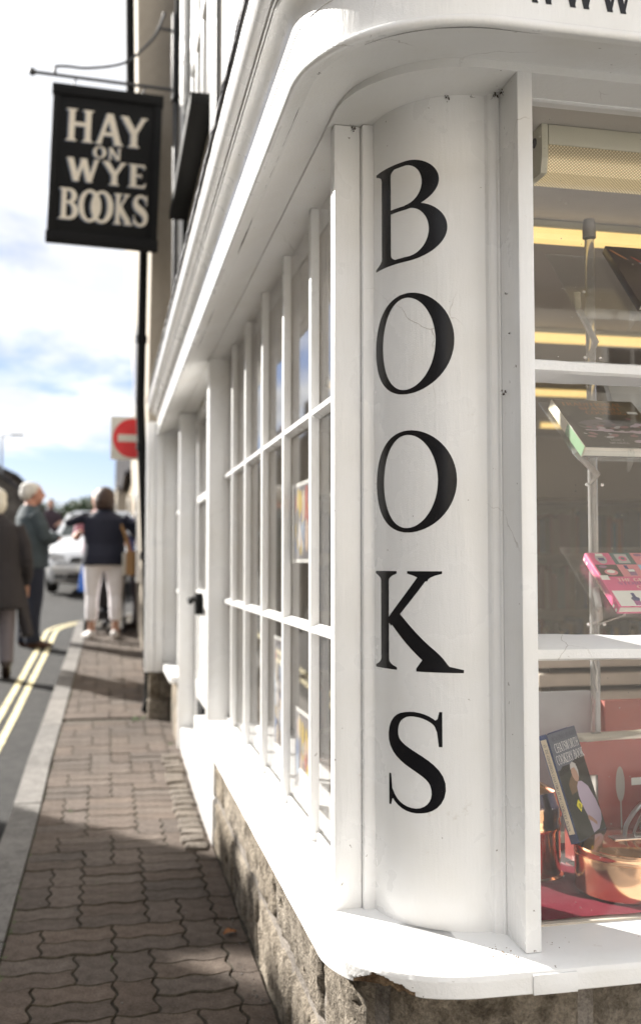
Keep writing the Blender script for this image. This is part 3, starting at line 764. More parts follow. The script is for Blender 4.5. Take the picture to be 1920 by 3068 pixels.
for i, (a, b) in enumerate(zip(rings, rings[1:])):
    for kk in range(m_):
        f = bm.faces.new((a[kk], a[(kk + 1) % m_], b[(kk + 1) % m_], b[kk]))
        c = chipf((SD[i] + SD[i + 1]) / 2)
        sm = (SD[i] + SD[i + 1]) / 2; zf = ((sprof[kk][1] + sprof[(kk + 1) % m_][1]) / 2 - ZB) / .032
        edge = .25 + .62 * c + .16 * noise.noise(Vector((sm * 55, 0, 9))) + .09 * noise.noise(Vector((sm * 170, 4, 9)))
        if c > .12 and kk <= NF + 1 and zf < edge - .05: f.material_index = 1
bm.faces.new(rings[0][::-1]); bm.faces.new(rings[-1])
sill = P_('sill', bm, [M['sillwhite'], M['wood']], 30)
o = box('sill_patch', .738, .822, 1.6685, 1.676, ZB - .001, ZS - .008, M['sillwhite'], None, .0012); o.parent = sill
# dirt crumbs in the corner of the sill by the post
bm = bmesh.new()
for _ in range(34):
    x = .735 - abs(random.gauss(0, .035)); y = 1.80 - abs(random.gauss(0, .045)) ; r = random.uniform(.0006, .0018)
    add_ell(bm, (x, y, ZS + .0045), (r, r * random.uniform(.6, 1.6), r * .8), u=6, v=4)
for _ in range(12):
    x = .79 + abs(random.gauss(0, .03)); y = 1.80 - abs(random.gauss(0, .03)); r = random.uniform(.0006, .0018)
    add_ell(bm, (x, y, ZS + .0045), (r, r, r * .8), u=6, v=4)
tag(from_bm('crumbs', bm, M['wood']), 'brown crumbs of dirt lying in the sill corner beside the column', 'dirt', kind='stuff')

# --- the curved corner column
ca, cb, ccx, ccy = .176, .190, .72, 2.03
cprof = []
for i in range(41):
    a = radians(3 + 87 * i / 40); cprof.append((ccx - ca * cos(a), ccy - cb * sin(a)))
cprof += [(.727, 1.8395), (.7295, 1.836), (.731, 1.8315), (.7345, 1.829), (.741, 1.829), (.7455, 1.8265), (.748, 1.821), (.751, 1.8205)]
bm = bmesh.new(); nz = 60; cols = []
for (x, y) in cprof:
    cols.append([bm.verts.new((x, y, ZS + .001 + (ZT - ZS + .01) * j / nz)) for j in range(nz + 1)])
for a, b in zip(cols, cols[1:]):
    for j in range(nz): bm.faces.new((a[j], b[j], b[j + 1], a[j + 1]))
# close the column at the back so that it is a solid
back = [(.751, 2.05), (.544, 2.05)]
bcol = [[bm.verts.new((x, y, z)) for z in (ZS + .001, ZT + .011)] for x, y in back]
bm.faces.new([cols[-1][0], bcol[0][0], bcol[0][1]] + [cols[-1][j] for j in range(nz, 0, -1)])
bm.faces.new((bcol[0][0], bcol[1][0], bcol[1][1], bcol[0][1]))
column = P_('corner_column', bm, M['white'], 30)
CDs = along(cprof[:41])
def col_pt(s_, z, w):
    s_ = max(0, min(CDs[-1] - 1e-4, s_))
    (x, y), (dx, dy) = sample(cprof[:41], CDs, s_); nx_, ny_ = dy, -dx
    return Vector((x + nx_ * w, y + ny_ * w, z))
def curved_letter(ch, s0, s1, zb, zt, thin=.045):
    P, w = G(ch, .135, thin); bm = bmesh.new()
    us = [u for p in P for u, v in p]; vs_ = [v for p in P for u, v in p]
    u0, u1, v0, v1 = min(us), max(us), min(vs_), max(vs_)
    for k, poly in enumerate(P):
        vs = [bm.verts.new((s0 + (u - u0) / (u1 - u0) * (s1 - s0), zb + (v - v0) / (v1 - v0) * (zt - zb), .00035 + k * 2.5e-6)) for u, v in poly]
        try: bm.faces.new(vs)
        except Exception: pass
    x = s0
    while x < s1:
        bmesh.ops.bisect_plane(bm, geom=bm.verts[:] + bm.edges[:] + bm.faces[:], plane_co=(x, 0, 0), plane_no=(1, 0, 0)); x += .0045
    nn = {}
    for v in bm.verts: v.co = col_pt(v.co.x, v.co.y, v.co.z)
    me = bpy.data.meshes.new('letter'); bm.to_mesh(me); bm.free()
    o = new_obj('letter', me, None, M['vinyl']); o.parent = column
    for p in me.polygons: p.use_smooth = True
    o['label'] = 'big black letter %s painted on the white column' % ch
S0 = .0045
curved_letter('B', .0227 - S0 + .004, .209, .610, .8175)
curved_letter('O', .0207 - S0 + .004, .2213, .339, .5445)
curved_letter('O', .0227 - S0 + .004, .2246, .0605, .2655)
curved_letter('K', .0165 - S0 + .004, .2353, -.214, -.0165)
curved_letter('S', .0686 - S0 + .002, .1991, -.490, -.290)

# --- posts, pilasters, mullions
def member(name, x0, x1, y0, y1, z0=ZS, z1=ZT, mat=None, bev=.003): return part(box(name, x0, x1, y0, y1, z0, z1, mat or M['white'], None, bev))
pil = member('pilaster', .462, .520, 2.026, 2.062, ZS + .001, ZT - .001)
bm = bmesh.new(); add_box(bm, .5203, .549, 2.012, 2.060, ZS + .001, ZT - .001, .004); o = from_bm('reveal_bead', bm, M['white'], None, 40); o.parent = pil
bm = bmesh.new(); add_box(bm, .500, .560, 2.063, 2.085, ZS + .001, ZT - .001, .002); o = from_bm('window_jamb', bm, M['white'], None, 40); o.parent = pil
post = member('corner_post', .7515, .783, 1.732, 1.90, ZS + .004, ZT + .013)
def lens_window(): pass
win = part(empty('street_window', (0, 0, 0)))
MY = [2.525, 2.938, 3.358, 3.793, 4.2]
def mull(y, x0=.513):
    o = box('mullion', x0, x0 + .024, y, y + .026, ZS + .002, ZT - .001, M['white'], win, .0025)
for y in MY: mull(y + random.uniform(-.002, .002))
edges = [2.085] + MY + [4.52]
for a, b in zip(edges, edges[1:]):
    y0 = a + (.027 if a in MY else 0); y1 = b - .003
    for zc, nm in ((.3895, 'a'), (-.172, 'b')):
        bm = bmesh.new()
        zt_, zb_ = zc + .0065, zc - .0065
        prism(bm, [(.5145, zb_), (.5145, zt_), (.524, zt_ + .004), (.5365, zt_ + .009), (.5365, zb_ - .009), (.524, zb_ - .004)], 'y', y0 + .001, y1 - .001)
        # sagging layers of old paint along the bar
        o = from_bm('glazing_bar', bm, M['white'], win)
for a, b in zip(edges, edges[1:]):
    ya = a + (.026 if a in MY else 0)
    for za, zb_ in ((ZS + .004, -.186), (-.156, .374), (.405, ZT + .02)):
        bm = bmesh.new(); add_box(bm, .5375, .5405, ya - .002, b + .002, za, zb_)
        o = from_bm('pane', bm, M['glass'], win)
o = box('bottom_rail', .5275, .5365, 2.086, 4.52, ZS + .002, ZS + .030, M['white'], win, .003)
jamb2 = member('pilaster', .446, .56, 4.522, 4.62, ZS + .003, ZT - .001)
# --- right hand window on the front
fwin = part(empty('front_window', (0, 0, 0)))
XR = 1.62
for zc, sh in ((.3755, 0), (-.1705, 0)):
    bm = bmesh.new(); n = 40; rows = []
    for i in range(n + 1):
        x = .7835 + (XR - .784) * i / n; w1 = .0016 * noise.noise(Vector((x * 14, zc * 9, 1))); w2 = .002 * noise.noise(Vector((x * 9, zc * 9, 4)))
        sag = -.010 * (x - .78)
        pr = [(1.745, zc - .0085), (1.744, zc + .0085 + w2 * .4), (1.752, zc + .0115 + w2), (1.8325, zc + .030 + w1 * 2), (1.8325, zc - .016 + w1 * 2), (1.752, zc - .0125 + w2)]
        rows.append([bm.verts.new((x, yy, z + sag)) for yy, z in pr])
    for a, b in zip(rows, rows[1:]):
        for k in range(6): bm.faces.new((a[k], b[k], b[(k + 1) % 6], a[(k + 1) % 6]))
    bm.faces.new(rows[0]); bm.faces.new(rows[-1][::-1])
    from_bm('glazing_bar', bm, M['sillwhite'], fwin, 25)
for za, zb_ in ((ZS + .012, -.186), (-.158, .362), (.395, ZT + .03)):
    bm = bmesh.new(); add_box(bm, .786, XR, 1.834, 1.838, za, zb_); from_bm('pane', bm, M['frontglass'], fwin)
# ragged putty bead along the head of the glass
bm = bmesh.new(); rows = []
for i in range(81):
    x = .784 + (XR - .785) * i / 80; w1 = .0016 * noise.noise(Vector((x * 30, 7, 1))) + .001 * noise.noise(Vector((x * 90, 2, 1)))
    rows.append([bm.verts.new((x, yy, z)) for yy, z in ((1.826 - w1, ZT - .002), (1.8265 - w1, ZT + .004), (1.834, ZT + .004), (1.834, ZT - .0035))])
for a, b in zip(rows, rows[1:]):
    for k in range(4): bm.faces.new((a[k], b[k], b[(k + 1) % 4], a[(k + 1) % 4]))
from_bm('putty', bm, M['sillwhite'], fwin, 30)
member('corner_post', XR, XR + .06, 1.732, 1.90, ZS + .004, ZT + .013)
# --- head rail, soffit, fascia, cornice (all follow the rounded corner)
YF = 7.06
def rail_path(): return corner_path(.452, 1.731, .245, YF, 2.4, n=34)
part(sweep('head_rail', rail_path(), [(0, ZT), (0, ZT + .0185), (-.13, ZT + .0185), (-.13, ZT)], M['softwhite'], smooth=30))
sof = part(sweep('soffit', corner_path(.335, 1.522, .305, YF, 2.4, n=34), [(-.005, .9065), (-.035, .9085), (-.036, .9125), (-.135, .9485), (-.26, .9545), (-.26, .975), (-.005, .975)], M['softwhite'], smooth=25))
fp = corner_path(.335, 1.522, .305, YF, 2.4, n=44)
fascia = part(sweep('fascia', fp, [(-.004, .9105), (-.004, 1.012), (-.05, 1.012), (-.05, .9765), (-.012, .9765), (-.012, .9105)], M['white'], smooth=30))
bead = []
for i in range(9):
    a = radians(-110 + 200 * i / 8); bead.append((.0005 + .0075 * cos(a), .905 + .0085 * sin(a)))
o = sweep('bead', fp, bead + [(-.006, .9135), (-.006, .8975)], M['white'], smooth=60); o.parent = fascia
corn = [(-.0025, .998)]
for i in range(9):      # cove
    a = radians(90 * i / 8); corn.append((.034 - .036 * cos(a), .998 + .046 * sin(a) ))
corn += [(.036, 1.046), (.036, 1.053), (.041, 1.053), (.041, 1.062), (.046, 1.062)]
for i in range(9):
    a = radians(-90 + 90 * i / 8); corn.append((.046 + .026 * cos(a) , 1.092 + .030 * sin(a)))
corn += [(.074, 1.094), (.074, 1.124), (-.10, 1.150), (-.10, .998)]
cornice = part(sweep('cornice', fp, corn, M['white'], smooth=28))
# lead flashing dressed over the cornice, with a ragged lower edge
bm = bmesh.new(); N = path_normals(fp); rows = []
fpd = along(fp); ff = []
for i in range(240):
    (x, y), (dx, dy) = sample(fp, fpd, fpd[-1] * i / 239); ff.append((x, y, dy, -dx, fpd[-1] * i / 239))
for x, y, nx_, ny_, s_ in ff:
    w1 = noise.noise(Vector((s_ * 11, 0, 3))); w2 = noise.noise(Vector((s_ * 37, 5, 3)))
    r = []
    for o, z in ((-.14, 1.168), (-.02, 1.141), (.070 + .003 * w1, 1.131 + .003 * w2), (.082 + .004 * w1, 1.127 + .003 * w2), (.083 + .005 * w1, 1.113 + .007 * w1 + .004 * w2)): r.append(bm.verts.new((x + nx_ * o, y + ny_ * o, z)))
    rows.append(r)
for a, b in zip(rows, rows[1:]):
    for k in range(4): bm.faces.new((a[k], b[k], b[k + 1], a[k + 1]))
r = bmesh.ops.solidify(bm, geom=bm.faces[:], thickness=.003)
o = from_bm('flashing', bm, M['lead'], None, 60); o.parent = cornice
# dirty crack below the flashing
part(sweep('crack_strip', fp, [(.070, 1.1245), (.0765, 1.1245), (.0765, 1.1275), (.070, 1.1275)], M['iron'], smooth=None))
# black WWW lettering on the front fascia
bm = bmesh.new()
for x0 in (.6776,):
    text_bm(bm, 'WWW', lambda u, v, w: Vector((u, 1.526 - w, v)), .052, x0, .946, sp=.077, lift=.0006, bold=1.4)
me = bpy.data.meshes.new('lettering'); bm.to_mesh(me); bm.free(); o = new_obj('lettering', me, None, M['vinyl']); o.parent = fascia
# ceiling edge above the windows, shop interior shell
def shellbox(name, x0, x1, y0, y1, z0, z1, mat): return part(box(name, x0, x1, y0, y1, z0, z1, mat, None, 0))
shellbox('shop_ceiling', .60, 4.6, 1.86, 7.0, ZT + .020, ZT + .07, M['ceil'])
shellbox('shop_floor', .60, 4.6, 1.96, 7.0, -1.26, -1.18, M['shopfloor'])
shellbox('back_wall', .60, 4.6, 7.0, 7.08, -1.25, ZT + .02, M['shopwall'])
shellbox('side_wall', 4.6, 4.7, 1.75, 7.08, -1.25, ZT + .02, M['shopwall'])
shellbox('display_shelf', .765, 1.70, 1.842, 2.55, -.735, -.703, M['shopwall'])
shellbox('front_wall', 1.69, 4.7, 1.76, 1.86, -1.25, ZT + .02, M['softwhite'])
# upper floor
UX = .485
bm = bmesh.new(); add_box(bm, UX, UX + .3, 1.9, 4.765, 1.10, 5.2); add_box(bm, UX, UX + .3, 6.28, 6.9, 1.10, 5.2); add_box(bm, UX, UX + .3, 4.765, 6.28, 1.10, 2.24); add_box(bm, UX, UX + .3, 4.765, 6.28, 4.0, 5.2)
add_box(bm, UX + .3, 4.7, 1.9, 2.2, 1.12, 5.2); add_box(bm, UX + .3, 4.7, 2.2, 6.9, 5.0, 5.2); add_box(bm, 4.5, 4.7, 2.2, 6.9, 1.12, 5.0)
add_box(bm, .60, 4.7, 1.95, 7.0, 1.03, 1.09)
part(from_bm('upper_wall', bm, M['upper']))
uw = part(empty('upper_window', (0, 0, 0)))
box('window_hood', .365, UX, 4.70, 6.36, 2.205, 2.262, M['black'], uw, .004)
box('jamb', UX - .02, UX + .05, 4.765, 4.83, 2.263, 4.0, M['black'], uw, .003)
box('jamb', UX - .02, UX + .05, 6.215, 6.28, 2.263, 4.0, M['black'], uw, .003)
for y in (5.10, 5.46, 5.82): box('sash_bar', UX + .002, UX + .04, y, y + .035, 2.263, 4.0, M['white'], uw, .003)
box('sash_frame', UX, UX + .045, 4.831, 4.90, 2.263, 4.0, M['white'], uw, .003)
box('sash_frame', UX, UX + .045, 6.14, 6.214, 2.263, 4.0, M['white'], uw, .003)
box('sash_rail', UX - .004, UX + .05, 4.90, 6.14, 3.05, 3.11, M['white'], uw, .003)
for za, zb_ in ((2.263, 3.049), (3.111, 4.0)):
    bm = bmesh.new(); add_box(bm, UX + .020, UX + .024, 4.90, 6.14, za, zb_); from_bm('pane', bm, M['glass'], uw)
bm = bmesh.new(); add_box(bm, UX + .12, UX + .14, 4.7, 6.3, 2.2, 4.1); part(from_bm('window_blind', bm, C('blind', (.45, .43, .40), .8)))
# projecting timbers and white boards between the window and the end of the shop front

part(box('corner_timber', .425, UX + .01, 6.86, 6.97, 3.25, 5.2, M['black'], None, .006))
part(tube('waste_pipe', [(.44, 6.92, 1.2), (.44, 6.92, 2.4), (.435, 6.92, 3.3)], .02, M['iron'], None, 10))
part(tube('cable', [(.47, 4.45, 1.18), (.465, 4.44, 2.6), (.47, 4.46, 5.0)], .009, M['iron'], None, 8))
part(box('corner_board', .455, UX + .005, 6.62, 6.80, 1.16, 5.2, M['white'], None, .004))
part(box('corner_board', .462, UX + .005, 6.40, 6.52, 1.16, 5.2, M['black'], None, .004))
part(box('corner_board', .450, UX + .005, 4.46, 4.60, 1.16, 5.2, M['white'], None, .004))

# --- door and far window of the shop front
door = part(empty('door', (0, 0, 0)))
DX = .53
box('stile', DX, DX + .045, 5.30, 5.42, -1.0, .93, M['white'], door, .004)
box('stile', DX, DX + .045, 6.06, 6.185, -1.0, .93, M['white'], door, .004)
for za, zb_ in ((-1.0, -.955), (-.795, -.70), (-.30, -.16), (.355, .395), (.85, .93)):
    box('rail', DX - .003, DX + .042, 5.421, 6.059, za, zb_, M['white'], door, .004)
box('panel', DX + .018, DX + .035, 5.42, 6.06, -.70, -.30, M['white'], door, .003)
box('letter_plate', DX - .004, DX + .03, 5.66, 5.98, -.935, -.815, M['black'], door, .004)
for za, zb_ in ((-.159, .354), (.396, .849)):
    bm = bmesh.new(); add_box(bm, DX + .02, DX + .024, 5.42, 6.06, za, zb_); from_bm('pane', bm, M['glass'], door)
h = box('handle', DX - .045, DX - .004, 5.62, 5.70, -.29, -.17, M['black'], door, .006)
o = tube('lever', [(DX - .03, 5.66, -.205), (DX - .075, 5.66, -.205), (DX - .08, 5.63, -.205), (DX - .08, 5.53, -.215)], .014, M['black'], h, 10)
part(box('door_post', .431, .56, 6.19, 6.255, -1.13, .93, M['white'], None, .004))
part(box('side_panel', .545, .58, 4.62, 5.295, -1.0, .93, M['white'], None, .003))
part(box('door_step', .446, .60, 4.31, 6.187, -1.21, -1.004, M['white'], None, .008))
part(box('step_board', .452, .545, 4.31, 5.29, -1.002, -.80, M['white'], None, .006))
farw = part(empty('far_window', (0, 0, 0)))
for y in (6.262, 6.63, 6.99): box('mullion', .47, .53, y, y + .03, -.70, .93, M['white'], farw, .003)
for zc in (.34, -.19):
    for a, b in ((6.293, 6.629), (6.661, 6.989)): box('glazing_bar', .462, .53, a, b, zc - .012, zc + .012, M['white'], farw, .003)
for a, b in ((6.293, 6.629), (6.661, 6.989)):
    bm = bmesh.new(); add_box(bm, .505, .508, a, b, -.70, .93); from_bm('pane', bm, M['glass'], farw)
box('window_sill', .385, .53, 6.257, 7.05, -.745, -.70, M['sillwhite'], farw, .004)
bm = bmesh.new(); add_box(bm, .452, .56, 6.257, 7.05, -1.25, -.746); part(from_bm('lower_wall', bm, M['mortar']))
for a, b, z0, z1 in ((6.27, 6.62, -1.13, -.93), (6.63, 7.04, -1.13, -.93), (6.27, 6.80, -.92, -.76), (6.81, 7.04, -.92, -.76)):
    bm = bmesh.new(); add_box(bm, .436, .46, a, b, z0, z1, .008)
    for v in bm.verts: v.co.x += .008 * noise.noise(v.co * 12)
    part(from_bm('stone', bm, M['stone'], None, 50))
for xa, xb, ya in ((.263, .322, 7.075), (.3235, .384, 7.055), (.3855, .60, 7.085)): part(box('end_pilaster', xa, xb, ya, 7.17, -.76, .995, M['white'], None, .005))
for xa, xb, za, zb_ in ((.285, .43, -1.13, -.95), (.435, .60, -1.13, -.95), (.29, .36, -.945, -.764), (.365, .60, -.945, -.764)): part(box('stone', xa, xb, 7.07, 7.165, za, zb_, M['stone'], None, .008))

# cracked joint and grime under the fascia
bm = bmesh.new(); cp = corner_path(.335, 1.522, .305, 4.5, 2.0, n=120, step=.02); cd_ = along(cp); pr = None
for i in range(int(cd_[-1] / .008)):
    s_ = i * .008; (x, y), (dx, dy) = sample(cp, cd_, s_); nx_, ny_ = dy, -dx
    g_ = noise.noise(Vector((s_ * 3.1, 0, 11))) + .3 * noise.noise(Vector((s_ * 17, 3, 1)))
    w = max(0, g_ + .12) * .0042; o = -.0295 + .0012 * noise.noise(Vector((s_ * 23, 1, 1)))
    q = [Vector((x + nx_ * (o + e), y + ny_ * (o + e), .9081 - .0005 + (o + .0295) * -.066)) for e in (-w / 2, w / 2)] if w > .0003 else None
    if q and pr: bm.faces.new([bm.verts.new(v) for v in (pr[0], pr[1], q[1], q[0])])
    pr = q
part(tag(from_bm('joint_crack', bm, C('grime', (.06, .045, .035), .9)), kind='stuff'))
bm = bmesh.new()
for (x, y, z, r, n) in ((.655, 1.853, .929, .006, 9), (.742, 1.822, .93, .007, 12), (.748, 1.80, .925, .006, 10), (.502, 2.024, .928, .006, 9), (.70, 1.842, .931, .004, 5), (.748, 1.79, .52, .004, 6), (.748, 1.80, .33, .006, 9), (.749, 1.775, .44, .003, 4), (.789, 1.75, .935, .003, 4), (.43, 1.60, .899, .003, 5), (.37, 1.75, .899, .003, 4)):
    for _ in range(n):
        rr = r * random.uniform(.08, .32); add_ell(bm, (x + random.gauss(0, r * .5), y - abs(random.gauss(0, r * .25)), z + random.gauss(0, r * .5)), (rr, rr * .6, rr * random.uniform(.5, 1.6)), u=6, v=4)
    for _ in range(n // 2):
        a = Vector((x, y - .001, z)); b_2 = a + Vector((random.gauss(0, r), -abs(random.gauss(0, r * .4)), random.gauss(0, r * 1.3))); add_tube(bm, [a, (a + b_2) / 2 + Vector((0, 0, -r * .2)), b_2], .00022, 4)
tag(from_bm('cobwebs', bm, C('grime', (.06, .045, .035), .9)), 'dusty cobweb specks clinging in the corners of the white joinery', 'cobwebs', kind='stuff')

# ------------------------------------------------------------------ cream neighbour with the leaning down pipe
nb = empty('cream_house', (.4, 7.2, -1.1), 0, 'cream rendered house next door with leaning front wall and black down pipe', 'house')
def npart(o): o.parent = nb; o.matrix_parent_inverse = Matrix.Translation((-.4, -7.2, 1.1)); return o
LEAN = [(-1.3, .345), (-.2, .315), (1.15, .255), (2.26, .268), (2.9, .215), (3.4, .165), (4.3, .15), (5.4, .15)]
def leanx(z):
    for (a, b), (c, d) in zip(LEAN, LEAN[1:]):
        if z <= c: return b + (d - b) * (z - a) / (c - a)
    return LEAN[-1][1]
bm = bmesh.new()
poly = [(x + .02, z) for z, x in LEAN] + [(4.6, 5.4), (4.6, -1.3)]
prism(bm, poly, 'y', 7.18, 12.4)
npart(from_bm('wall', bm, M['cream']))
pz = [-1.06, -.97, -.9, -.2, .5, 1.0, 1.15, 1.35, 2.26, 2.7, 3.0, 3.4, 4.3, 5.3]
pipe_pts = [(leanx(z) - .035 - (.03 if z < -1.0 else 0), 7.262, z) for z in pz]
dp = npart(tube('drainpipe', pipe_pts, .033, M['black'], None, 16))
for z in (-.72, .05, .84, 1.62, 2.4, 3.2):
    lathe('pipe_collar', [(.036, -.03), (.041, -.028), (.041, .028), (.036, .03)], M['black'], dp, c=(leanx(z) - .035, 7.262, z), n=16)
bm = bmesh.new()
for (za, zb_, ya, yb) in ((1.6, 2.6, 8.6, 9.4), (1.6, 2.6, 10.4, 11.2), (-.2, .8, 10.4, 11.2)):
    x = leanx((za + zb_) / 2)
    w = npart(box('window', x - .0, x + .06, ya, yb, za, zb_, M['white'], None, .004))
    q = bmesh.new(); add_box(q, x - .004, x - .001, ya + .06, yb - .06, za + .06, zb_ - .06); o = from_bm('pane', q, C('darkpane', (.03, .035, .04), .08), w)
bm.free()

# ------------------------------------------------------------------ hanging sign and its bracket
br = empty('sign_bracket', (.42, 6.9, 3.32), 0, 'thin black iron bracket with scroll and ball end above the hanging sign', 'bracket')
def bpart(o): o.parent = br; o.matrix_parent_inverse = Matrix.Translation((-.42, -6.9, -3.32)); return o
bpart(tube('rod', [(-.52, 6.9, 3.349), (.43, 6.9, 3.318)], .0115, M['iron'], None, 10))
bm = bmesh.new(); add_ell(bm, (-.535, 6.9, 3.35), (.026, .026, .026)); bpart(from_bm('ball', bm, M['iron'], None, 60))
def smooth_pts(P, n=6):
    P = [Vector(p) for p in P]; out = []
    for i in range(len(P) - 1):
        p0, p1, p2, p3 = P[max(i - 1, 0)], P[i], P[i + 1], P[min(i + 2, len(P) - 1)]
        for k in range(n):
            t = k / n
            out.append(.5 * ((2 * p1) + (p2 - p0) * t + (2 * p0 - 5 * p1 + 4 * p2 - p3) * t * t + (3 * p1 - p0 - 3 * p2 + p3) * t ** 3))
    return out + [P[-1]]
bpart(tube('scroll', smooth_pts([(-.382, 6.9, 3.345), (-.383, 6.9, 3.40), (-.30, 6.9, 3.412), (-.184, 6.9, 3.412), (-.011, 6.9, 3.445), (.104, 6.9, 3.493), (.204, 6.9, 3.589), (.29, 6.9, 3.70), (.345, 6.9, 3.84), (.348, 6.9, 3.87)]), .010, M['iron'], None, 8))
bpart(tube('wall_tie', [(.325, 6.9, 3.75), (.43, 6.9, 3.745)], .010, M['iron'], None, 8))
bpart(box('back_plate', .405, .424, 6.87, 6.93, 3.24, 3.86, M['iron'], None, .003))
sg = empty('hanging_sign', (-.042, 6.9, 2.718), 0, 'black hanging board lettered HAY ON WYE BOOKS in cream capitals', 'sign')
sg.rotation_euler = (0, radians(1.8), 0)
SW, SH = .73, 1.04
box('board', -SW / 2, SW / 2, -.018, .018, -SH / 2, SH / 2, M['black'], sg, .003)
for nm, a, b, c, d in (('t', -SW / 2 - .012, SW / 2 + .012, SH / 2 - .045, SH / 2 + .03), ('b', -SW / 2 - .012, SW / 2 + .012, -SH / 2 - .03, -SH / 2 + .045)): box('frame', a, b, -.034, .034, c, d, M['black'], sg, .006)
for a in (-SW / 2 - .004, SW / 2 - .046): box('frame', a, a + .05, -.030, .030, -SH / 2 + .046, SH / 2 - .046, M['black'], sg, .006)
for x in (-.235, .235): tube('hook', [(x, 0, SH / 2 + .03), (x, 0, SH / 2 + .06), (x + .012, 0, SH / 2 + .075), (x, 0, SH / 2 + .10)], .006, M['iron'], sg, 8)
LT = C('sign_cream', (.56, .50, .40), .6); LS = C('sign_shadow', (.12, .14, .18), .6)
def sgw(u): return -SW / 2 + u * SW
def sgz(v): return SH / 2 - v * SH
rows_ = [('H', .130, .375, .13, .345), ('A', .40, .655, .135, .345), ('Y', .625, .875, .14, .345), ('O', .385, .502, .362, .444), ('N', .525, .64, .364, .444),
         ('W', .150, .445, .458, .612), ('Y', .475, .695, .458, .614), ('E', .715, .880, .458, .614),
         ('B', .095, .268, .665, .872), ('O', .272, .478, .660, .878), ('O', .385, .588, .660, .878), ('K', .596, .772, .668, .874), ('S', .772, .910, .662, .876)]
for ch, u0, u1, v0, v1 in rows_:
    for mat_, off, dx, dz, nm in ((LS, -.0195, -.010, -.006, 'letter_shade'), (LT, -.0215, 0, 0, 'letter')):
        P, w = G(ch, .19, .085); bm = bmesh.new()
        us = [u for p in P for u, v in p]; vv = [v for p in P for u, v in p]; a0, a1, b0, b1 = min(us), max(us), min(vv), max(vv)
        for k, poly in enumerate(P):
            vs = [bm.verts.new((sgw(u0 + (u - a0) / (a1 - a0) * (u1 - u0)) + dx, off - k * 8e-6 - (.0008 if ch == 'O' and u0 > .38 and v0 > .6 else 0), sgz(v1 - (v - b0) / (b1 - b0) * (v1 - v0)) + dz)) for u, v in poly]
            try: bm.faces.new(vs)
            except Exception: pass
        me = bpy.data.meshes.new(nm); bm.to_mesh(me); bm.free(); new_obj(nm, me, sg, mat_)

# ------------------------------------------------------------------ no entry sign
ne = empty('no_entry_sign', (.19, 8.15, 1.0), 0, 'red and white no entry road sign half hidden behind the drainpipe', 'road sign')
box('plate', -.175, .175, -.006, .006, -.17, .18, C('sign_white', (.62, .61, .56), .4), ne, .002)
lathe_bm = bmesh.new(); add_lathe(lathe_bm, [(0, 0), (.158, 0), (.158, .003), (0, .003)], n=48)
lathe_bm.transform(Matrix.Translation((.0, -.0065, .005)) @ Matrix.Rotation(radians(90), 4, 'X')); from_bm('red_disc', lathe_bm, C('sign_red', (.62, .012, .02), .4), ne, 40)
box('white_bar', -.118, .118, -.0125, -.0097, -.024, .034, C('sign_white', (.8, .8, .78), .4), ne, 0)
tube('arm', [(.10, .012, .0), (.26, .012, .0)], .016, M['iron'], ne, 8)

# ------------------------------------------------------------------ things in the shop
def lamp(x0, x1, y, label, first=False):
    t = empty('strip_light', ((x0 + x1) / 2, y, ZT + .02), 0, label, 'light', 'fluorescent strip lights on the shop ceiling')
    L = (x1 - x0) / 2; k_ = 1.0 if first else .52
    box('housing', -L + .002, L - .002, -.05 * k_, .05 * k_, -.045 * k_, -.001, M['fixture'], t, .003)
    cap = [(-.05 * k_, -.001), (-.05 * k_, -.075 * k_), (-.042 * k_, -.108 * k_), (.042 * k_, -.108 * k_), (.05 * k_, -.075 * k_), (.05 * k_, -.001)]
    bm = bmesh.new(); prism(bm, cap, 'x', -L - .014, -L); prism(bm, cap, 'x', L, L + .014)
    from_bm('end_cap', bm, M['fixture'], t)
    bm = bmesh.new(); prism(bm, [(a * k_, b * k_) for a, b in ((-.0475, -.0455), (-.0475, -.076), (-.040, -.104), (.040, -.104), (.0475, -.076), (.0475, -.0455))], 'x', -L + .001, L - .001)
    from_bm('diffuser', bm, M['prism'] if first else M['tube'], t)
    if first:
        for x in (-L - .0155,): 
            bm = bmesh.new(); add_lathe(bm, [(0, 0), (.011, 0), (.011, .004), (0, .004)], n=16); bm.transform(Matrix.Translation((x, -.012, -.03)) @ Matrix.Rotation(radians(90), 4, 'Y')); from_bm('knockout', bm, M['iron'], t)
# prismatic diffuser: facet light and dark painted as a diamond lattice, over a warm glow
m, t_, b_ = newmat('prismatic_diffuser'); tcn = nd(t_, 'ShaderNodeTexCoord'); sp = nd(t_, 'ShaderNodeSeparateXYZ'); t_.links.new(tcn.outputs['Object'], sp.inputs[0])
def mth(t, op, a, b=None):
    n = nd(t, 'ShaderNodeMath', operation=op)
    for i, v in enumerate((a, b)):
        if v is None: continue
        if isinstance(v, (int, float)): n.inputs[i].default_value = v
        else: t.links.new(v, n.inputs[i])
    return n.outputs[0]
yz = mth(t_, 'SUBTRACT', sp.outputs[2], sp.outputs[1])
da = mth(t_, 'SINE', mth(t_, 'MULTIPLY', mth(t_, 'ADD', sp.outputs[0], yz)  , 800)); db = mth(t_, 'SINE', mth(t_, 'MULTIPLY', mth(t_, 'SUBTRACT', sp.outputs[0], yz), 800))
pat = mth(t_, 'MULTIPLY', mth(t_, 'ADD', da, 1.0), mth(t_, 'ADD', db, 1.0))
mr = nd(t_, 'ShaderNodeMapRange'); t_.links.new(pat, mr.inputs[0]); mr.inputs[1].default_value = 0; mr.inputs[2].default_value = 2.4; mr.inputs[3].default_value = .22; mr.inputs[4].default_value = 1.0
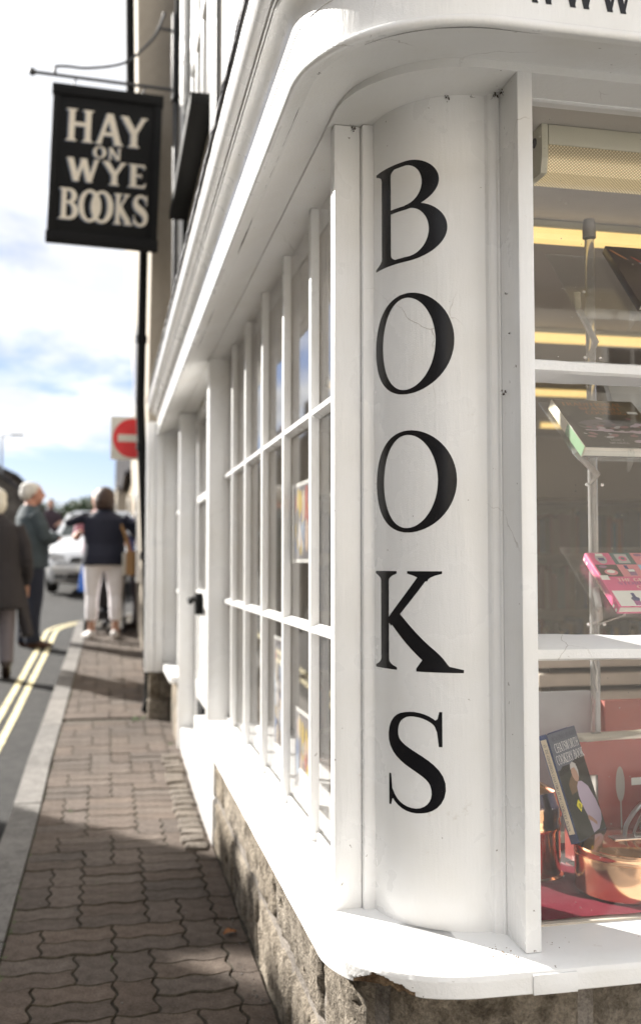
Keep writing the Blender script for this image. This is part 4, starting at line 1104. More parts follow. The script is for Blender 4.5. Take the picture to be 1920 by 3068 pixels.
mz = nd(t_, 'ShaderNodeMapRange', interpolation_type='SMOOTHSTEP'); t_.links.new(sp.outputs[2], mz.inputs[0]); mz.inputs[1].default_value = -.058; mz.inputs[2].default_value = -.084; mz.inputs[3].default_value = .25; mz.inputs[4].default_value = 1.0
em = mth(t_, 'MULTIPLY', mth(t_, 'MULTIPLY', mr.outputs[0], mz.outputs[0]), .19)
mxd = nd(t_, 'ShaderNodeMix', data_type='RGBA'); t_.links.new(mr.outputs[0], mxd.inputs[0]); mxd.inputs[6].default_value = (.12, .09, .05, 1); mxd.inputs[7].default_value = (.60, .52, .36, 1); t_.links.new(mxd.outputs[2], b_.inputs['Base Color']); b_.inputs['Emission Color'].default_value = (1, .77, .42, 1); t_.links.new(em, b_.inputs['Emission Strength'])
M['prism'] = m
lamp(.925, 2.1, 2.02, 'nearest shop strip light with prismatic diffuser just inside the glass', True)
lamp(.75, 3.6, 2.56, 'glowing yellow strip light second from the window behind the display pole')
lamp(.90, 3.9, 3.74, 'glowing yellow strip light third from the window')
lamp(1.1, 2.56, 4.96, 'glowing yellow strip light fourth from the window ending behind the pole')
lamp(2.80, 3.30, 6.15, 'short glow of the farthest strip light deep in the shop')

st = empty('book_stand', (1.138, 2.2, -.703), 0, 'clear acrylic pole stand with tilted trays holding books in the window', 'display stand')
def spart(o): o.parent = st; o.matrix_parent_inverse = Matrix.Translation((-1.138, -2.2, .703)); return o
spart(lathe('base', [(0, 0), (.10, 0), (.10, .008), (.02, .012), (0, .012)], M['chrome'], None, c=(1.138, 2.2, -.703)))
m, t_, b_ = newmat('acrylic_tube'); b_.inputs['Base Color'].default_value = (.80, .79, .77, 1); b_.inputs['Roughness'].default_value = .05; b_.inputs['Transmission Weight'].default_value = .75; b_.inputs['IOR'].default_value = 1.45
M['atube'] = m
spart(tube('pole', [(1.138, 2.2, -.695), (1.138, 2.2, .815)], .0115, M['atube'], None, 20))
spart(lathe('pole_cap', [(0, .045), (.014, .045), (.016, .03), (.016, 0), (0.0, 0)], C('greyplastic', (.28, .27, .26), .4), None, c=(1.138, 2.2, .79)))
TR = []
for nm, x0, z0, dy, dz in (('low', 1.025, -.111, .194, .147), ('mid', .975, .222, .19, .15), ('top', .984, .530, .149, .170)):
    L = sqrt(dy * dy + dz * dz); V = Vector((0, dy / L, dz / L)); Nn = Vector((0, -dz / L, dy / L)); O = Vector((x0, 1.95, z0)); wdt = .30; LL = .245
    bm = bmesh.new()
    def P3(u, v, w): return O + Vector((u, 0, 0)) + V * v + Nn * w
    def plate(u0, u1, v0, v1, w0, w1):
        vs = [bm.verts.new(P3(u, v, w)) for u, v, w in ((u0, v0, w0), (u1, v0, w0), (u1, v1, w0), (u0, v1, w0), (u0, v0, w1), (u1, v0, w1), (u1, v1, w1), (u0, v1, w1))]
        for q in ((0, 3, 2, 1), (4, 5, 6, 7), (0, 1, 5, 4), (1, 2, 6, 5), (2, 3, 7, 6), (3, 0, 4, 7)): bm.faces.new([vs[i] for i in q])
    plate(0, wdt, 0, LL, -.004, 0); plate(.004, wdt - .004, -.004, 0, -.004, .021)
    tr = spart(from_bm('tray', bm, M['acrylic']))
    bm = bmesh.new(); mid = P3(.02, .055, -.006)
    add_tube(bm, [P3(.03, .10, -.006), P3(.014, .04, -.010), Vector((1.10, 2.10, z0 - .02)), Vector((1.128, 2.195, z0 - .035))], [(.007, .0015)] * 4, 8)
    if nm == 'low': add_tube(bm, [P3(.16, .10, -.006), Vector((1.16, 2.10, z0 - .01)), Vector((1.148, 2.195, z0 - .035))], [(.007, .0015)] * 3, 8)
    o = from_bm('strap', bm, C('strap', (.62, .61, .59), .25, metal=.6), None, 40); o.parent = tr
    bm = bmesh.new()
    for q in ((1.118, 2.19, z0 - .035), (1.158, 2.19, z0 - .035), (1.118, 2.19, z0 + .125)): add_ell(bm, q, (.005, .005, .005), u=10, v=6)
    o = from_bm('screw', bm, M['chrome'], None, 60); o.parent = tr
    bm = bmesh.new()
    add_tube(bm, [P3(.122, .02, .022), P3(.115, -.006, .022), P3(.112, -.022, .004), P3(.108, -.03, -.012)], [(.006, .003), (.007, .003), (.006, .004), (.003, .006)], 8)
    o = from_bm('clip', bm, M['acrylic'], None, 50); o.parent = tr
    TR.append((O, V, Nn))
def book(label, O, U, V, w, h, t, cov, spine=None, page=None, cat='book', name='book', openness=0):
    U = Vector(U).normalized(); V = (Vector(V) - U * Vector(V).dot(U)).normalized(); Nn = U.cross(V)
    b = empty(name, O, 0, label, cat)
    Mx = Matrix((( U.x, V.x, Nn.x), (U.y, V.y, Nn.y), (U.z, V.z, Nn.z))).to_4x4(); Mx.translation = Vector(O); b.matrix_world = Mx
    ct = .0022
    box('back_cover', .001, w, 0, h, 0, ct, cov, b, .0006)
    box('front_cover', .001, w, 0, h, t - ct, t, cov, b, .0006)
    box('spine', 0, .0035, 0.0003, h - .0003, .0004, t - .0004, spine or cov, b, .0006)
    bm = bmesh.new(); add_box(bm, .004, w - .004, .003, h - .003, ct + .0003, t - ct - .0003); from_bm('page_block', bm, M['paper'], b)
    return b
def quad(name, b, x0, y0, x1, y1, z, mat):
    bm = bmesh.new(); vs = [bm.verts.new(p) for p in ((x0, y0, z), (x1, y0, z), (x1, y1, z), (x0, y1, z))]; bm.faces.new(vs); me = bpy.data.meshes.new(name); bm.to_mesh(me); bm.free(); return new_obj(name, me, b, mat)
def patch(name, b, pts, z, mat):
    bm = bmesh.new(); bm.faces.new([bm.verts.new((x, y, z)) for x, y in pts]); me = bpy.data.meshes.new(name); bm.to_mesh(me); bm.free(); return new_obj(name, me, b, mat)
def oval(cx, cy, rx, ry, n=24, rot=0): return [(cx + rx * cos(2 * pi * k / n) * cos(rot) - ry * sin(2 * pi * k / n) * sin(rot), cy + rx * cos(2 * pi * k / n) * sin(rot) + ry * sin(2 * pi * k / n) * cos(rot)) for k in range(n)]
X1 = Vector((1, 0, 0))
# pink cookbook on the lowest tray
O, V, Nn = TR[0]
PINK = C('pink_cover', (.62, .10, .22), .35); PK2 = C('salmon', (.62, .22, .25), .35); TEAL = C('dark_teal', (.07, .13, .13), .35); BRN = C('dark_brown', (.055, .04, .035), .35)
WHT = C('cover_white', (.72, .72, .66), .35); SKY = C('cover_blue', (.30, .50, .62), .35); NAVY = C('cover_navy', (.03, .04, .14), .35); GRY = C('cover_grey', (.40, .38, .38), .4)
bk = book('pink chequered cookbook lying open to view on the lowest acrylic tray', O + X1 * .036 + V * .003 + Nn * .001, X1, V, .215, .192, .019, PINK)
zc = .0193; cw = .052
rowsC = [[(PINK, 'jar'), (TEAL, 'tin'), (PK2, 'bowl'), (TEAL, 'jar')], [(BRN, 'bowl'), (PK2, 'bottle'), (SKY, 'jar'), (PINK, 'tin')]]
for r_, (yb, yt) in enumerate(((.148, .1915), (.104, .1475))):
    for c_ in range(4):
        x0 = .006 + c_ * cw; mt, kind = rowsC[r_][c_]
        quad('cover_square', bk, x0, yb, x0 + cw, yt, zc, mt)
        cx, cy = x0 + cw * .5, (yb + yt) / 2
        if kind == 'jar': patch('printed_jar', bk, oval(cx - .002, cy, .013, .019), zc + .0002, GRY); quad('printed_lid', bk, cx - .010, cy + .010, cx + .008, cy + .019, zc + .0004, WHT); quad('printed_label', bk, cx - .009, cy - .008, cx + .006, cy + .003, zc + .0004, NAVY)
        elif kind == 'tin': quad('printed_tin', bk, cx - .016, cy - .017, cx + .014, cy + .017, zc + .0002, GRY); patch('printed_label', bk, oval(cx, cy, .010, .009), zc + .0004, PINK); patch('printed_dot', bk, oval(cx, cy, .005, .005), zc + .0006, TEAL)
        elif kind == 'bowl': patch('printed_bowl', bk, oval(cx + .002, cy - .006, .016, .011), zc + .0002, PK2); patch('printed_cake', bk, oval(cx + .002, cy - .004, .010, .006), zc + .0004, WHT); patch('printed_cup', bk, oval(cx - .010, cy + .014, .010, .005), zc + .0002, C('mauve', (.25, .12, .22), .4))
        else: quad('printed_neck', bk, cx - .010, cy + .006, cx - .002, cy + .019, zc + .0002, NAVY); quad('printed_bottle', bk, cx - .007, cy - .018, cx + .010, cy + .006, zc + .0002, C('mauve', (.25, .12, .22), .4)); quad('printed_label', bk, cx - .006, cy - .004, cx + .009, cy + .004, zc + .0004, WHT)
quad('title_band', bk, .006, .055, .214, .1035, zc, PINK); quad('white_edge', bk, -.0002 + .0005, .092, .020, .1085, zc + .0002, WHT)
quad('cover_square', bk, .006, .002, .030, .0545, zc, WHT)
for c_, mt in enumerate((WHT, SKY, WHT, PK2)):
    x0 = .030 + c_ * .046; quad('cover_square', bk, x0, .002, x0 + .046, .0545, zc, mt)
    quad('printed_bottle', bk, x0 + .012, .004, x0 + .028, .022, zc + .0002, C('mauve2', (.30, .08, .22), .4)); patch('printed_collar', bk, oval(x0 + .020, .026, .010, .007), zc + .0004, NAVY); quad('printed_neck', bk, x0 + .016, .030, x0 + .024, .046, zc + .0004, NAVY)
CRM = C('title_cream', (.78, .70, .55), .5); PUR = C('title_purple', (.20, .08, .22), .5); ORG = C('title_orange', (.42, .20, .10), .5)
plane_text('title', [('THE GREAT BRITISH', .036, .086, .0105, .165)], (0, 0, zc + .0002), X1, (0, 1, 0), CRM, bk, bold=1.0)
plane_text('title', [('STORECUPBOARD', .033, .0735, .0105, .17)], (0, 0, zc + .0002), X1, (0, 1, 0), PUR, bk, bold=1.1)
plane_text('title', [('COOKBOOK', .072, .061, .0105, .10)], (0, 0, zc + .0002), X1, (0, 1, 0), CRM, bk)
plane_text('spine_title', [('THE GREAT BRITISH', .045, -.0062, .0052, .085), ], (-.0002, .19, .0095), (0, -1, 0), (0, 0, 1), CRM, bk)
plane_text('spine_title', [('STORECUPBOARD', .035, .0012, .0048, .10), ], (-.0002, .19, .0095), (0, -1, 0), (0, 0, 1), PUR, bk)
plane_text('spine_title', [('COOKBOOK', .062, -.001, .0046, .055), ], (-.0002, .19, .003), (0, -1, 0), (0, 0, 1), CRM, bk)
for q in (.006, .02, .17, .185):
    quad_ = bmesh.new(); add_box(quad_, -.0004, -.0001, q - .003, q + .003, .002, .009); from_bm('spine_mark', quad_, WHT, bk)
# spanish cookbook on the middle tray
O, V, Nn = TR[1]
DK = C('spanish_cover', (.050, .042, .036), .28)
bk = book('dark brown Spanish cookbook with cream and green spine on the middle tray', O + X1 * .010 + V * .004 + Nn * .001, X1, V, .20, .205, .027, DK, spine=C('cream_spine', (.55, .50, .38), .4))
zc = .0273
plane_text('title', [('TRADITIONAL', .014, .176, .0135, .150), ('SPANISH', .052, .157, .0135, .098), ('COOKING', .060, .138, .0135, .098)], (0, 0, zc), X1, (0, 1, 0), ORG, bk)
quad('price_sticker', bk, .165, .146, .19, .156, zc + .0001, WHT)
LIL = C('printed_lilac', (.42, .33, .38), .4); LI2 = C('printed_rose', (.24, .12, .13), .4)
patch('printed_plate', bk, oval(.075, .095, .055, .022, rot=.1), zc, C('printed_dim', (.13, .11, .12), .4))
for i in range(46):
    x, y = random.uniform(.02, .19), random.gauss(.07, .028); r = random.uniform(.002, .009)
    if .02 < y < .13: patch('printed_fleck', bk, oval(x, y, min(r * 1.6, x - .003, .197 - x), r * .7, 10, random.uniform(-.5, .5)), zc + .0001 + i * 2e-6, random.choice((LIL, LI2, LI2, GRY, DK)))
patch('printed_rim', bk, [(.03, .072), (.12, .066), (.19, .074), (.19, .070), (.12, .061), (.03, .068)], zc + .0003, LIL)
plane_text('author', [('JANET', .070, .024, .008, .034), ('MENDEL', .064, .012, .008, .046)], (0, 0, zc + .0004), X1, (0, 1, 0), GRY, bk)
qb = bmesh.new(); add_box(qb, -.0006, -.0001, .001, .098, .0008, .0262); from_bm('green_spine_band', qb, C('spine_green', (.13, .24, .12), .4), bk)
# dark book on the top tray
O, V, Nn = TR[2]
bk = book('dark brown book leaning on the top acrylic tray', O + X1 * .146 + V * .028 + Nn * .001, X1, V, .16, .235, .02, C('dark_book', (.075, .058, .05), .3))
for (x, y, a, mt) in ((.065, .175, -.9, C('printed_red', (.35, .08, .05), .4)), (.078, .15, -.9, SKY), (.085, .125, -.9, LIL), (.02, .20, -.9, ORG)): patch('printed_pencil', bk, oval(x, y, .026, .0035, 12, a), .0203, mt)
O, V, Nn = TR[1]
book('pale grey book propped behind the Spanish cookbook', (1.19, 2.17, .30), X1, (0, .5, 1), .15, .19, .02, C('pale_grey', (.50, .50, .48), .4))

# things on the display shelf
ZF = -.703
bm = bmesh.new(); nx_, ny_ = 40, 30; gr = []
for i in range(nx_ + 1):
    c = []
    for j in range(ny_ + 1):
        x, y = .80 + .80 * i / nx_, 1.852 + .48 * j / ny_
        fold = .012 * max(0, noise.noise(Vector((x * 5, y * 9, 2)))) + .006 * noise.noise(Vector((x * 14 + y * 7, y * 12, 6)))
        yy = y + (.010 * noise.noise(Vector((x * 9, 0, 1))) if j == 0 else 0)
        c.append(bm.verts.new((x, yy, ZF + .004 + max(-.002, fold) * (1 if j > 1 else .6))))
    gr.append(c)
for i in range(nx_):
    for j in range(ny_): bm.faces.new((gr[i][j], gr[i + 1][j], gr[i + 1][j + 1], gr[i][j + 1]))
bmesh.ops.solidify(bm, geom=bm.faces[:], thickness=.0015)
tag(from_bm('red_cloth', bm, M['cloth'], None, 60), 'crimson cloth spread under the copper pans in the window', 'cloth')
pan = empty('copper_pan', (1.096, 1.978, ZF + .012), 0, 'round lidded copper pan on the red cloth in front of the books', 'pan')
lathe('body', [(0, 0), (.1135, 0), (.1140, .0015), (.114, .07), (.114, .0715), (.115, .072), (.115, .0735), (.114, .074), (.114, .082), (.1153, .084), (.1153, .0905), (.110, .0905), (.108, .08), (.107, .006), (0, .006)], M['copper'], pan, n=64)
lathe('lid', [(.1155, .0908), (.1155, .0938), (.107, .0945), (.101, .0985), (.05, .1035), (0, .1045), (0, .1035), (.05, .1025), (.100, .0972), (.1155, .0908)], M['copper'], pan, n=64)
o = tube('lid_handle', smooth_pts([(-.035, .002, .104), (-.012, 0, .106), (-.006, 0, .13), (.012, -.004, .16), (.03, -.01, .178), (.036, -.012, .172), (.02, -.008, .142), (.01, -.004, .112), (.034, .002, .105)]), [(.009, .0028)] * 49, M['steelh'], pan, 8)
box('handle_plate', -.04, .04, -.016, .018, .1035, .1062, M['steelh'], pan, .001)
o = tube('side_handle', smooth_pts([(-.01, .115, .06), (-.008, .13, .09), (-.006, .145, .14), (-.004, .15, .19), (-.004, .15, .205)]), [(.011, .003)] * 25, M['steelh'], pan, 8)
cn = empty('copper_canister', (.928, 2.12, ZF + .006), 0, 'tall copper canister standing behind the leaning blue spined book', 'canister')
lathe('body', [(0, 0), (.070, 0), (.075, .003), (.076, .008), (.0705, .012), (.0705, .105), (.0725, .108), (.0725, .118), (.0705, .121), (.0705, .136), (0, .136)], M['copper'], cn, n=56)
lathe('lid', [(.0735, .1365), (.0735, .158), (.068, .164), (.06, .19), (.03, .205), (.012, .208), (.012, .222), (0, .224), (0, .1365)], M['copper'], cn, n=56)
# book with a figure on its cover leaning on the pan
U = Vector((.75, .66, 0)); V = Vector((-.05, .057, .23))
NB = C('navy_cover', (.02, .035, .10), .3)
bk = book('cookery book with lilac coated figure and yellow price sticker leaning on the copper pan', (.968, 1.990, -.5985), U, V, .155, .232, .020, NB, spine=NB)
zc = .0203
quad('cover_photo', bk, .002, .002, .154, .152, zc, C('photo_dark', (.030, .034, .024), .35)); quad('cover_sky', bk, .002, .152, .154, .2305, zc, C('photo_sky', (.13, .14, .17), .35))
patch('printed_hill', bk, [(.002, .146), (.03, .158), (.07, .157), (.11, .164), (.154, .168), (.154, .150), (.002, .140)], zc + .0001, C('photo_hill', (.02, .02, .016), .4))
SIL = C('title_silver', (.85, .83, .80), .5)
plane_text('title', [('CHATSWORTH', .018, .188, .0195, .124), ('COOKERY BOOK', .010, .163, .0195, .140)], (0, 0, zc + .0002), X1, (0, 1, 0), SIL, bk, bold=.9)
plane_text('subtitle', [('THE DUCHESS OF DEVONSHIRES', .014, .214, .009, .13)], (0, 0, zc + .0002), X1, (0, 1, 0), C('ink', (.02, .03, .06), .4), bk, bold=.8)
patch('printed_house', bk, [(.035, .095), (.09, .10), (.09, .122), (.075, .130), (.062, .133), (.05, .128), (.035, .118)], zc + .0002, C('photo_house', (.16, .10, .05), .4))
LILC = C('photo_lilac', (.50, .42, .52), .4); SKN = C('photo_skin', (.45, .28, .20), .4)
def figp(nm, b, pts, z, mat): return patch(nm, b, [(.1535 - (.1535 - x) * 1.38, min(.16, y * 1.10)) for x, y in pts], z, mat)
figp('printed_coat', bk, [(.094, .098), (.103, .106), (.116, .104), (.134, .090), (.147, .060), (.1525, .034), (.147, .020), (.128, .006), (.104, .004), (.100, .040), (.093, .060), (.090, .080)], zc + .0003, LILC)
figp('printed_face', bk, oval(.100, .122, .0115, .016, rot=.2), zc + .0004, SKN)
figp('printed_hair', bk, [(.088, .132), (.092, .142), (.102, .146), (.112, .140), (.115, .126), (.111, .112), (.109, .124), (.104, .134), (.095, .134)], zc + .0005, C('photo_hair', (.52, .50, .47), .5))
figp('printed_hands', bk, [(.098, .032), (.112, .024), (.124, .014), (.127, .020), (.112, .034), (.102, .040)], zc + .0005, SKN)
patch('price_sticker', bk, [(.040, .072), (.056, .082), (.070, .068), (.054, .055)], zc + .0004, C('sticker_yellow', (.75, .66, .03), .5))
plane_text('price', [('I', .050, .062, .011, None), ('L', .055, .062, .011, None)], (0, 0, zc + .0006), X1, (0, 1, 0), M['vinyl'], bk)
qb = bmesh.new(); add_box(qb, -.0006, -.0001, .020, .222, .003, .0165); from_bm('cream_spine_panel', qb, C('spine_cream', (.66, .58, .42), .45), bk)
plane_text('spine_title', [('OF DEVONSHIRES CHATSWORTH COOKERY BOOK', .010, -.003, .0065, .185)], (-.0009, .222, .0098), (0, -1, 0), (0, 0, 1), C('ink', (.02, .03, .06), .4), bk)
RED = C('red_cover', (.27, .060, .048), .35)
rb = book('thick red hardback standing with its pages fanned behind the pan', (1.055, 2.20, ZF + .014), (1, .10, 0), (0, .03, 1), .25, .276, .075, RED)
patch('printed_spoon', rb, oval(.105, .175, .012, .040, 24), .0753, C('spoon_grey', (.34, .31, .28), .3)); quad('spoon_handle', rb, .103, .03, .107, .137, .0753, C('spoon_grey', (.34, .31, .28), .3)); quad('price_sticker', rb, .135, .17, .165, .187, .0754, WHT)
bm = bmesh.new()
for i in range(9):
    a = .004 + i * .008; vs = [bm.verts.new(p) for p in ((.01, .269, a), (.24, .269, a + .004), (.22, .286 + .004 * sin(i), a + .012), (.02, .282 + .005 * cos(i * 2), a + .010))]; bm.faces.new(vs)
from_bm('loose_pages', bm, M['paper'], rb)
book('tall plain red book standing at the back of the display', (1.255, 2.40, ZF + .012), (1, 0, 0), (0, .02, 1), .26, .335, .03, C('dull_red', (.27, .07, .05), .4))
gb = book('large silver grey book standing at the back by the window post', (.93, 2.42, ZF + .012), (1, .05, 0), (0, .04, 1), .315, .355, .02, C('silver_grey', (.36, .37, .38), .4))
quad('cover_stripe', gb, .13, .01, .15, .365, .0203, WHT)
wb = book('white cookery book with black spine and orange lettering leaning at the right', (1.215, 1.985, -.5975), (.80, .60, 0), (-.06, .08, .23), .14, .115, .022, C('cover_white2', (.74, .73, .70), .35), spine=M['black'])
plane_text('spine_title', [('LION', .012, -.006, .013, .07)], (-.0006, .11, .011), (0, -1, 0), (0, 0, 1), C('orange_ink', (.60, .20, .05), .5), wb)
patch('printed_tomato', wb, oval(.085, .055, .03, .03), .0225, C('tomato', (.55, .05, .03), .4))
pan2 = box('display_box', 1.215, 1.45, 1.99, 2.16, ZF + .012, -.6, C('card', (.30, .26, .2), .8), None, .003); tag(pan2, 'plain card box hidden under the white book beside the pan', 'box')
# slatted crate deeper in the shop, shelves of books at the back
cr = empty('slatted_crate', (1.95, 3.1, -1.18), 0, 'wide slatted wooden rack standing behind the window display', 'rack')
SL = C('slat_wood', (.52, .46, .39), .7)
for i in range(6): box('slat', -.55, 1.6, 0, .35, (.83 - .062 * i), (.872 - .062 * i), SL, cr, .004)
for x in (-.53, .5, 1.55): box('upright', x, x + .04, .04, .32, 0, .87, C('slat_dark', (.08, .065, .05), .8), cr, .003)
bs = empty('bookcase', (2.9, 6.80, -1.18), 0, 'dark bookcase against the far wall of the shop', 'bookcase')
box('back', -1.5, 1.5, .15, .18, 0, 1.62, C('case', (.20, .155, .115), .6), bs, .002)
for i in range(5): box('shelf', -1.5, 1.5, -.12, .149, .02 + .40 * i, .045 + .40 * i, C('case', (.20, .155, .115), .6), bs, .002)
cols_ = [(.12, .03, .02), (.03, .05, .10), (.25, .22, .16), (.04, .06, .04), (.16, .10, .05), (.3, .28, .25), (.03, .03, .03)]
for i in range(4):
    x = -1.48
    while x < 1.4:
        w = random.uniform(.02, .05); h_ = random.uniform(.22, .33)
        box('shelved_book', x, x + w - .001, -.08, .12, .046 + .40 * i, .046 + .40 * i + h_, C('bk%d' % random.randint(0, 6), cols_[random.randint(0, 6)], .6), bs, 0); x += w
# posters and leaflets inside the street window
def poster(y0, y1, z0, z1, label, seed):
    rnd = random.Random(seed); p = empty('poster', (.546, (y0 + y1) / 2, z0), 0, label, 'poster')
    W_, H_ = (y1 - y0) / 2, z1 - z0
    box('sheet', 0, .0015, -W_, W_, 0, H_, C('poster_white', (.75, .74, .70), .5), p, 0)
    pal = [(.06, .14, .34), (.45, .10, .08), (.62, .55, .45), (.06, .06, .06), (.60, .45, .35), (.35, .45, .60), (.55, .40, .06), (.65, .62, .60)]
    bm = bmesh.new(); add_box(bm, -.0008, -.0002, -W_ + .012, W_ - .012, .012, H_ - .012); from_bm('picture', bm, C('poster_ground', (.20, .19, .20), .4), p)
    for i in range(34):
        cy, cz = rnd.uniform(-W_ + .04, W_ - .04), rnd.uniform(.04, H_ - .05); r = rnd.uniform(.012, .035)
        bm = bmesh.new(); n = 12; ell = [(cy + r * cos(2 * pi * k / n) * .7, cz + min(r * 1.4, cz - .014, H_ - .014 - cz) * sin(2 * pi * k / n)) for k in range(n)]
        vs = [bm.verts.new((-.0012 - i * 1e-5, a, b)) for a, b in ell]; bm.faces.new(vs); me = bpy.data.meshes.new('printed_shape'); bm.to_mesh(me); bm.free(); c_ = rnd.randint(0, 7); new_obj('printed_shape', me, p, C('pal%d' % c_, pal[c_], .4))
poster(2.66, 2.96, 0.0, .235, 'colourful white bordered photo poster inside the street window at eye level', 1)
poster(3.02, 3.30, -.60, -.24, 'tall leaflet poster low behind the street window bars', 2)
poster(2.60, 2.92, -.66, -.42, 'small picture leaning at the foot of the street window', 3)
bm = bmesh.new(); add_box(bm, .66, .70, 2.2, 4.4, -1.0, -.72); 
tag(from_bm('display_ledge', bm, C('ledge', (.30, .09, .07), .7)), 'low red covered ledge behind the street window', 'ledge')

# ------------------------------------------------------------------ people
from mathutils.bvhtree import BVHTree
def remesh_body(name, bm, mats, parent, voxel=.011, smooth_it=2):
    me = bpy.data.meshes.new(name + '_src'); bmesh.ops.recalc_face_normals(bm, faces=bm.faces); bm.to_mesh(me)
    tree = BVHTree.FromBMesh(bm); bm.faces.ensure_lookup_table(); mi = [f.material_index for f in bm.faces]; bm.free()
    o = bpy.data.objects.new(name + '_src', me); COL.objects.link(o)
    md = o.modifiers.new('r', 'REMESH'); md.mode = 'VOXEL'; md.voxel_size = voxel
    ms = o.modifiers.new('s', 'SMOOTH'); ms.factor = .5; ms.iterations = smooth_it
    dg = bpy.context.evaluated_depsgraph_get(); dg.update()
    out = bpy.data.meshes.new_from_object(o.evaluated_get(dg)); out.name = name
    bpy.data.objects.remove(o)
    out.materials.clear()
    for m in mats: out.materials.append(m)
    for p in out.polygons:
        r = tree.find_nearest(p.center); p.material_index = mi[r[2]] if r[2] is not None else 0; p.use_smooth = True
    return new_obj(name, out, parent)
def add_hand(bm, wrist, d, mi, side=1, curl=.6):
    """palm and five bent fingers; d = forearm direction"""
    d = Vector(d).normalized(); w = Vector(wrist); up = Vector((0, 0, 1)); sx = d.cross(up); sx = sx.normalized() if sx.length > .1 else Vector((1, 0, 0)); nn = sx.cross(d)
    add_tube(bm, [w - d * .02, w + d * .03, w + d * .085], [(.024, .018), (.036, .017), (.034, .014)], 10, mi=mi)
    for k, L in enumerate((.066, .075, .070, .055)):
        b = w + d * .08 + sx * (.027 - .018 * k)
        add_tube(bm, [b - d * .012, b + d * L * .5, b + d * L * (.5 + .4 * cos(curl)) - nn * L * .4 * sin(curl), b + d * L * (.5 + .4 * cos(curl)) - nn * L * (.4 * sin(curl) + .25)], [.0085, .0085, .008, .0065], 7, mi=mi)
    b = w + d * .03 + sx * .034 * side
    add_tube(bm, [b - sx * .012 * side, b + d * .03 + sx * .022 * side, b + d * .06 + sx * .024 * side - nn * .01], [.011, .010, .007], 7, mi=mi)
def add_head(bm, c, mi, s=1.0, fwd=Vector((0, 1, 0)), look=0.0):
    """head with jaw, nose, brow, lips, eye sockets and ears; look = yaw of the head"""
    R = Matrix.Rotation(look, 3, 'Z'); c = Vector(c)
    def q(x, y, z): return c + R @ Vector((x * s, y * s, z * s))
    add_ell(bm, q(0, -.012, .022), (.074 * s, .094 * s, .092 * s), R, 20, 14, mi)
    add_ell(bm, q(0, .028, -.045), (.056 * s, .066 * s, .068 * s), R, 18, 12, mi)
    add_ell(bm, q(0, .062, -.088), (.026 * s, .024 * s, .022 * s), R, 12, 8, mi)
    add_tube(bm, [q(0, .082, .022), q(0, .098, -.005), q(0, .112, -.028), q(0, .094, -.036)], [.010 * s, .012 * s, .016 * s, .012 * s], 8, mi=mi)
    for sx in (-1, 1):
        add_ell(bm, q(sx * .030, .076, .022), (.026 * s, .014 * s, .008 * s), R, 10, 6, mi)
        add_ell(bm, q(sx * .075, -.010, -.012), (.009 * s, .020 * s, .032 * s), R, 10, 8, mi)
    add_ell(bm, q(0, .088, -.058), (.024 * s, .010 * s, .006 * s), R, 10, 6, mi); add_ell(bm, q(0, .087, -.068), (.021 * s, .010 * s, .007 * s), R, 10, 6, mi)
    return q
def eyes(q, parent, s=1.0):
    bm = bmesh.new()
    for sx in (-1, 1): add_ell(bm, q(sx * .029, .083, .006), (.009, .006, .006), u=10, v=6)
    from_bm('eyes', bm, C('eye', (.08, .06, .05), .3), parent, 60)
SK = C('skin', (.48, .27, .19), .55); SK2 = C('skin_ruddy', (.50, .25, .18), .55)
def root(label, loc, rz, sc=1.0):
    r = empty('person', loc, rz, label, 'person'); r.scale = (sc, sc, sc); return r
def shoe(bm, x, y, mi, rz=0, z=0, L=.26, pitch=0):
    R = Matrix.Rotation(rz, 3, 'Z') @ Matrix.Rotation(pitch, 3, 'X'); c = Vector((x, y, z))
    P = [(0, -.07, .05), (0, -.045, .052), (0, .03, .05), (0, .10, .038), (0, .165, .028), (0, .185, .024)]
    add_tube(bm, [c + R @ Vector(p) for p in P], [(.030, .036), (.037, .050), (.041, .048), (.045, .036), (.038, .027), (.020, .016)], 12, mi=mi)
# woman seen from behind in navy jacket and white trousers
ZP = gz(11.25)
r = root('woman seen from behind in navy jacket and cropped white trousers with brown hair', (-.035, 11.25, ZP), 0, 1.0)
NV = C('navy_jacket', (.012, .014, .030), .8); WT = C('white_trousers', (.88, .85, .87), .8); WS = C('white_shoe', (.66, .63, .60), .6); PKT = C('pink_shirt', (.60, .40, .45), .8)
bm = bmesh.new()
for sx in (-1, 1):
    add_tube(bm, [(sx * .085, 0, .92), (sx * .095, .0, .80), (sx * .105, .01, .62), (sx * .108, .012, .47), (sx * .110, -.012, .34), (sx * .112, -.01, .21)], [(.105, .12), (.098, .105), (.080, .085), (.064, .066), (.062, .066), (.056, .058)], 14, mi=1)
    add_tube(bm, [(sx * .112, -.012, .23), (sx * .112, -.014, .12), (sx * .113, -.01, .05)], [.036, .033, .036], 10, mi=2)
    shoe(bm, sx * .116 - .01, .0, 3, rz=-.18 * sx + .1, L=.25)
add_ell(bm, (0, -.018, .87), (.185, .130, .11), mi=1)
add_tube(bm, [(0, -.012, .815), (0, -.012, .90), (0, 0, 1.04), (0, -.005, 1.20), (0, -.012, 1.32), (0, -.012, 1.385), (0, -.008, 1.43)], [(.210, .168), (.208, .165), (.192, .140), (.200, .135), (.195, .118), (.120, .085), (.062, .062)], 20, mi=0)
add_tube(bm, [(-.165, -.01, 1.345), (-.25, .02, 1.315), (-.345, .06, 1.275)], [.064, .056, .048], 12, mi=0); add_tube(bm, [(-.345, .06, 1.275), (-.25, .18, 1.33), (-.14, .27, 1.39)], [.048, .042, .034], 12, mi=0)
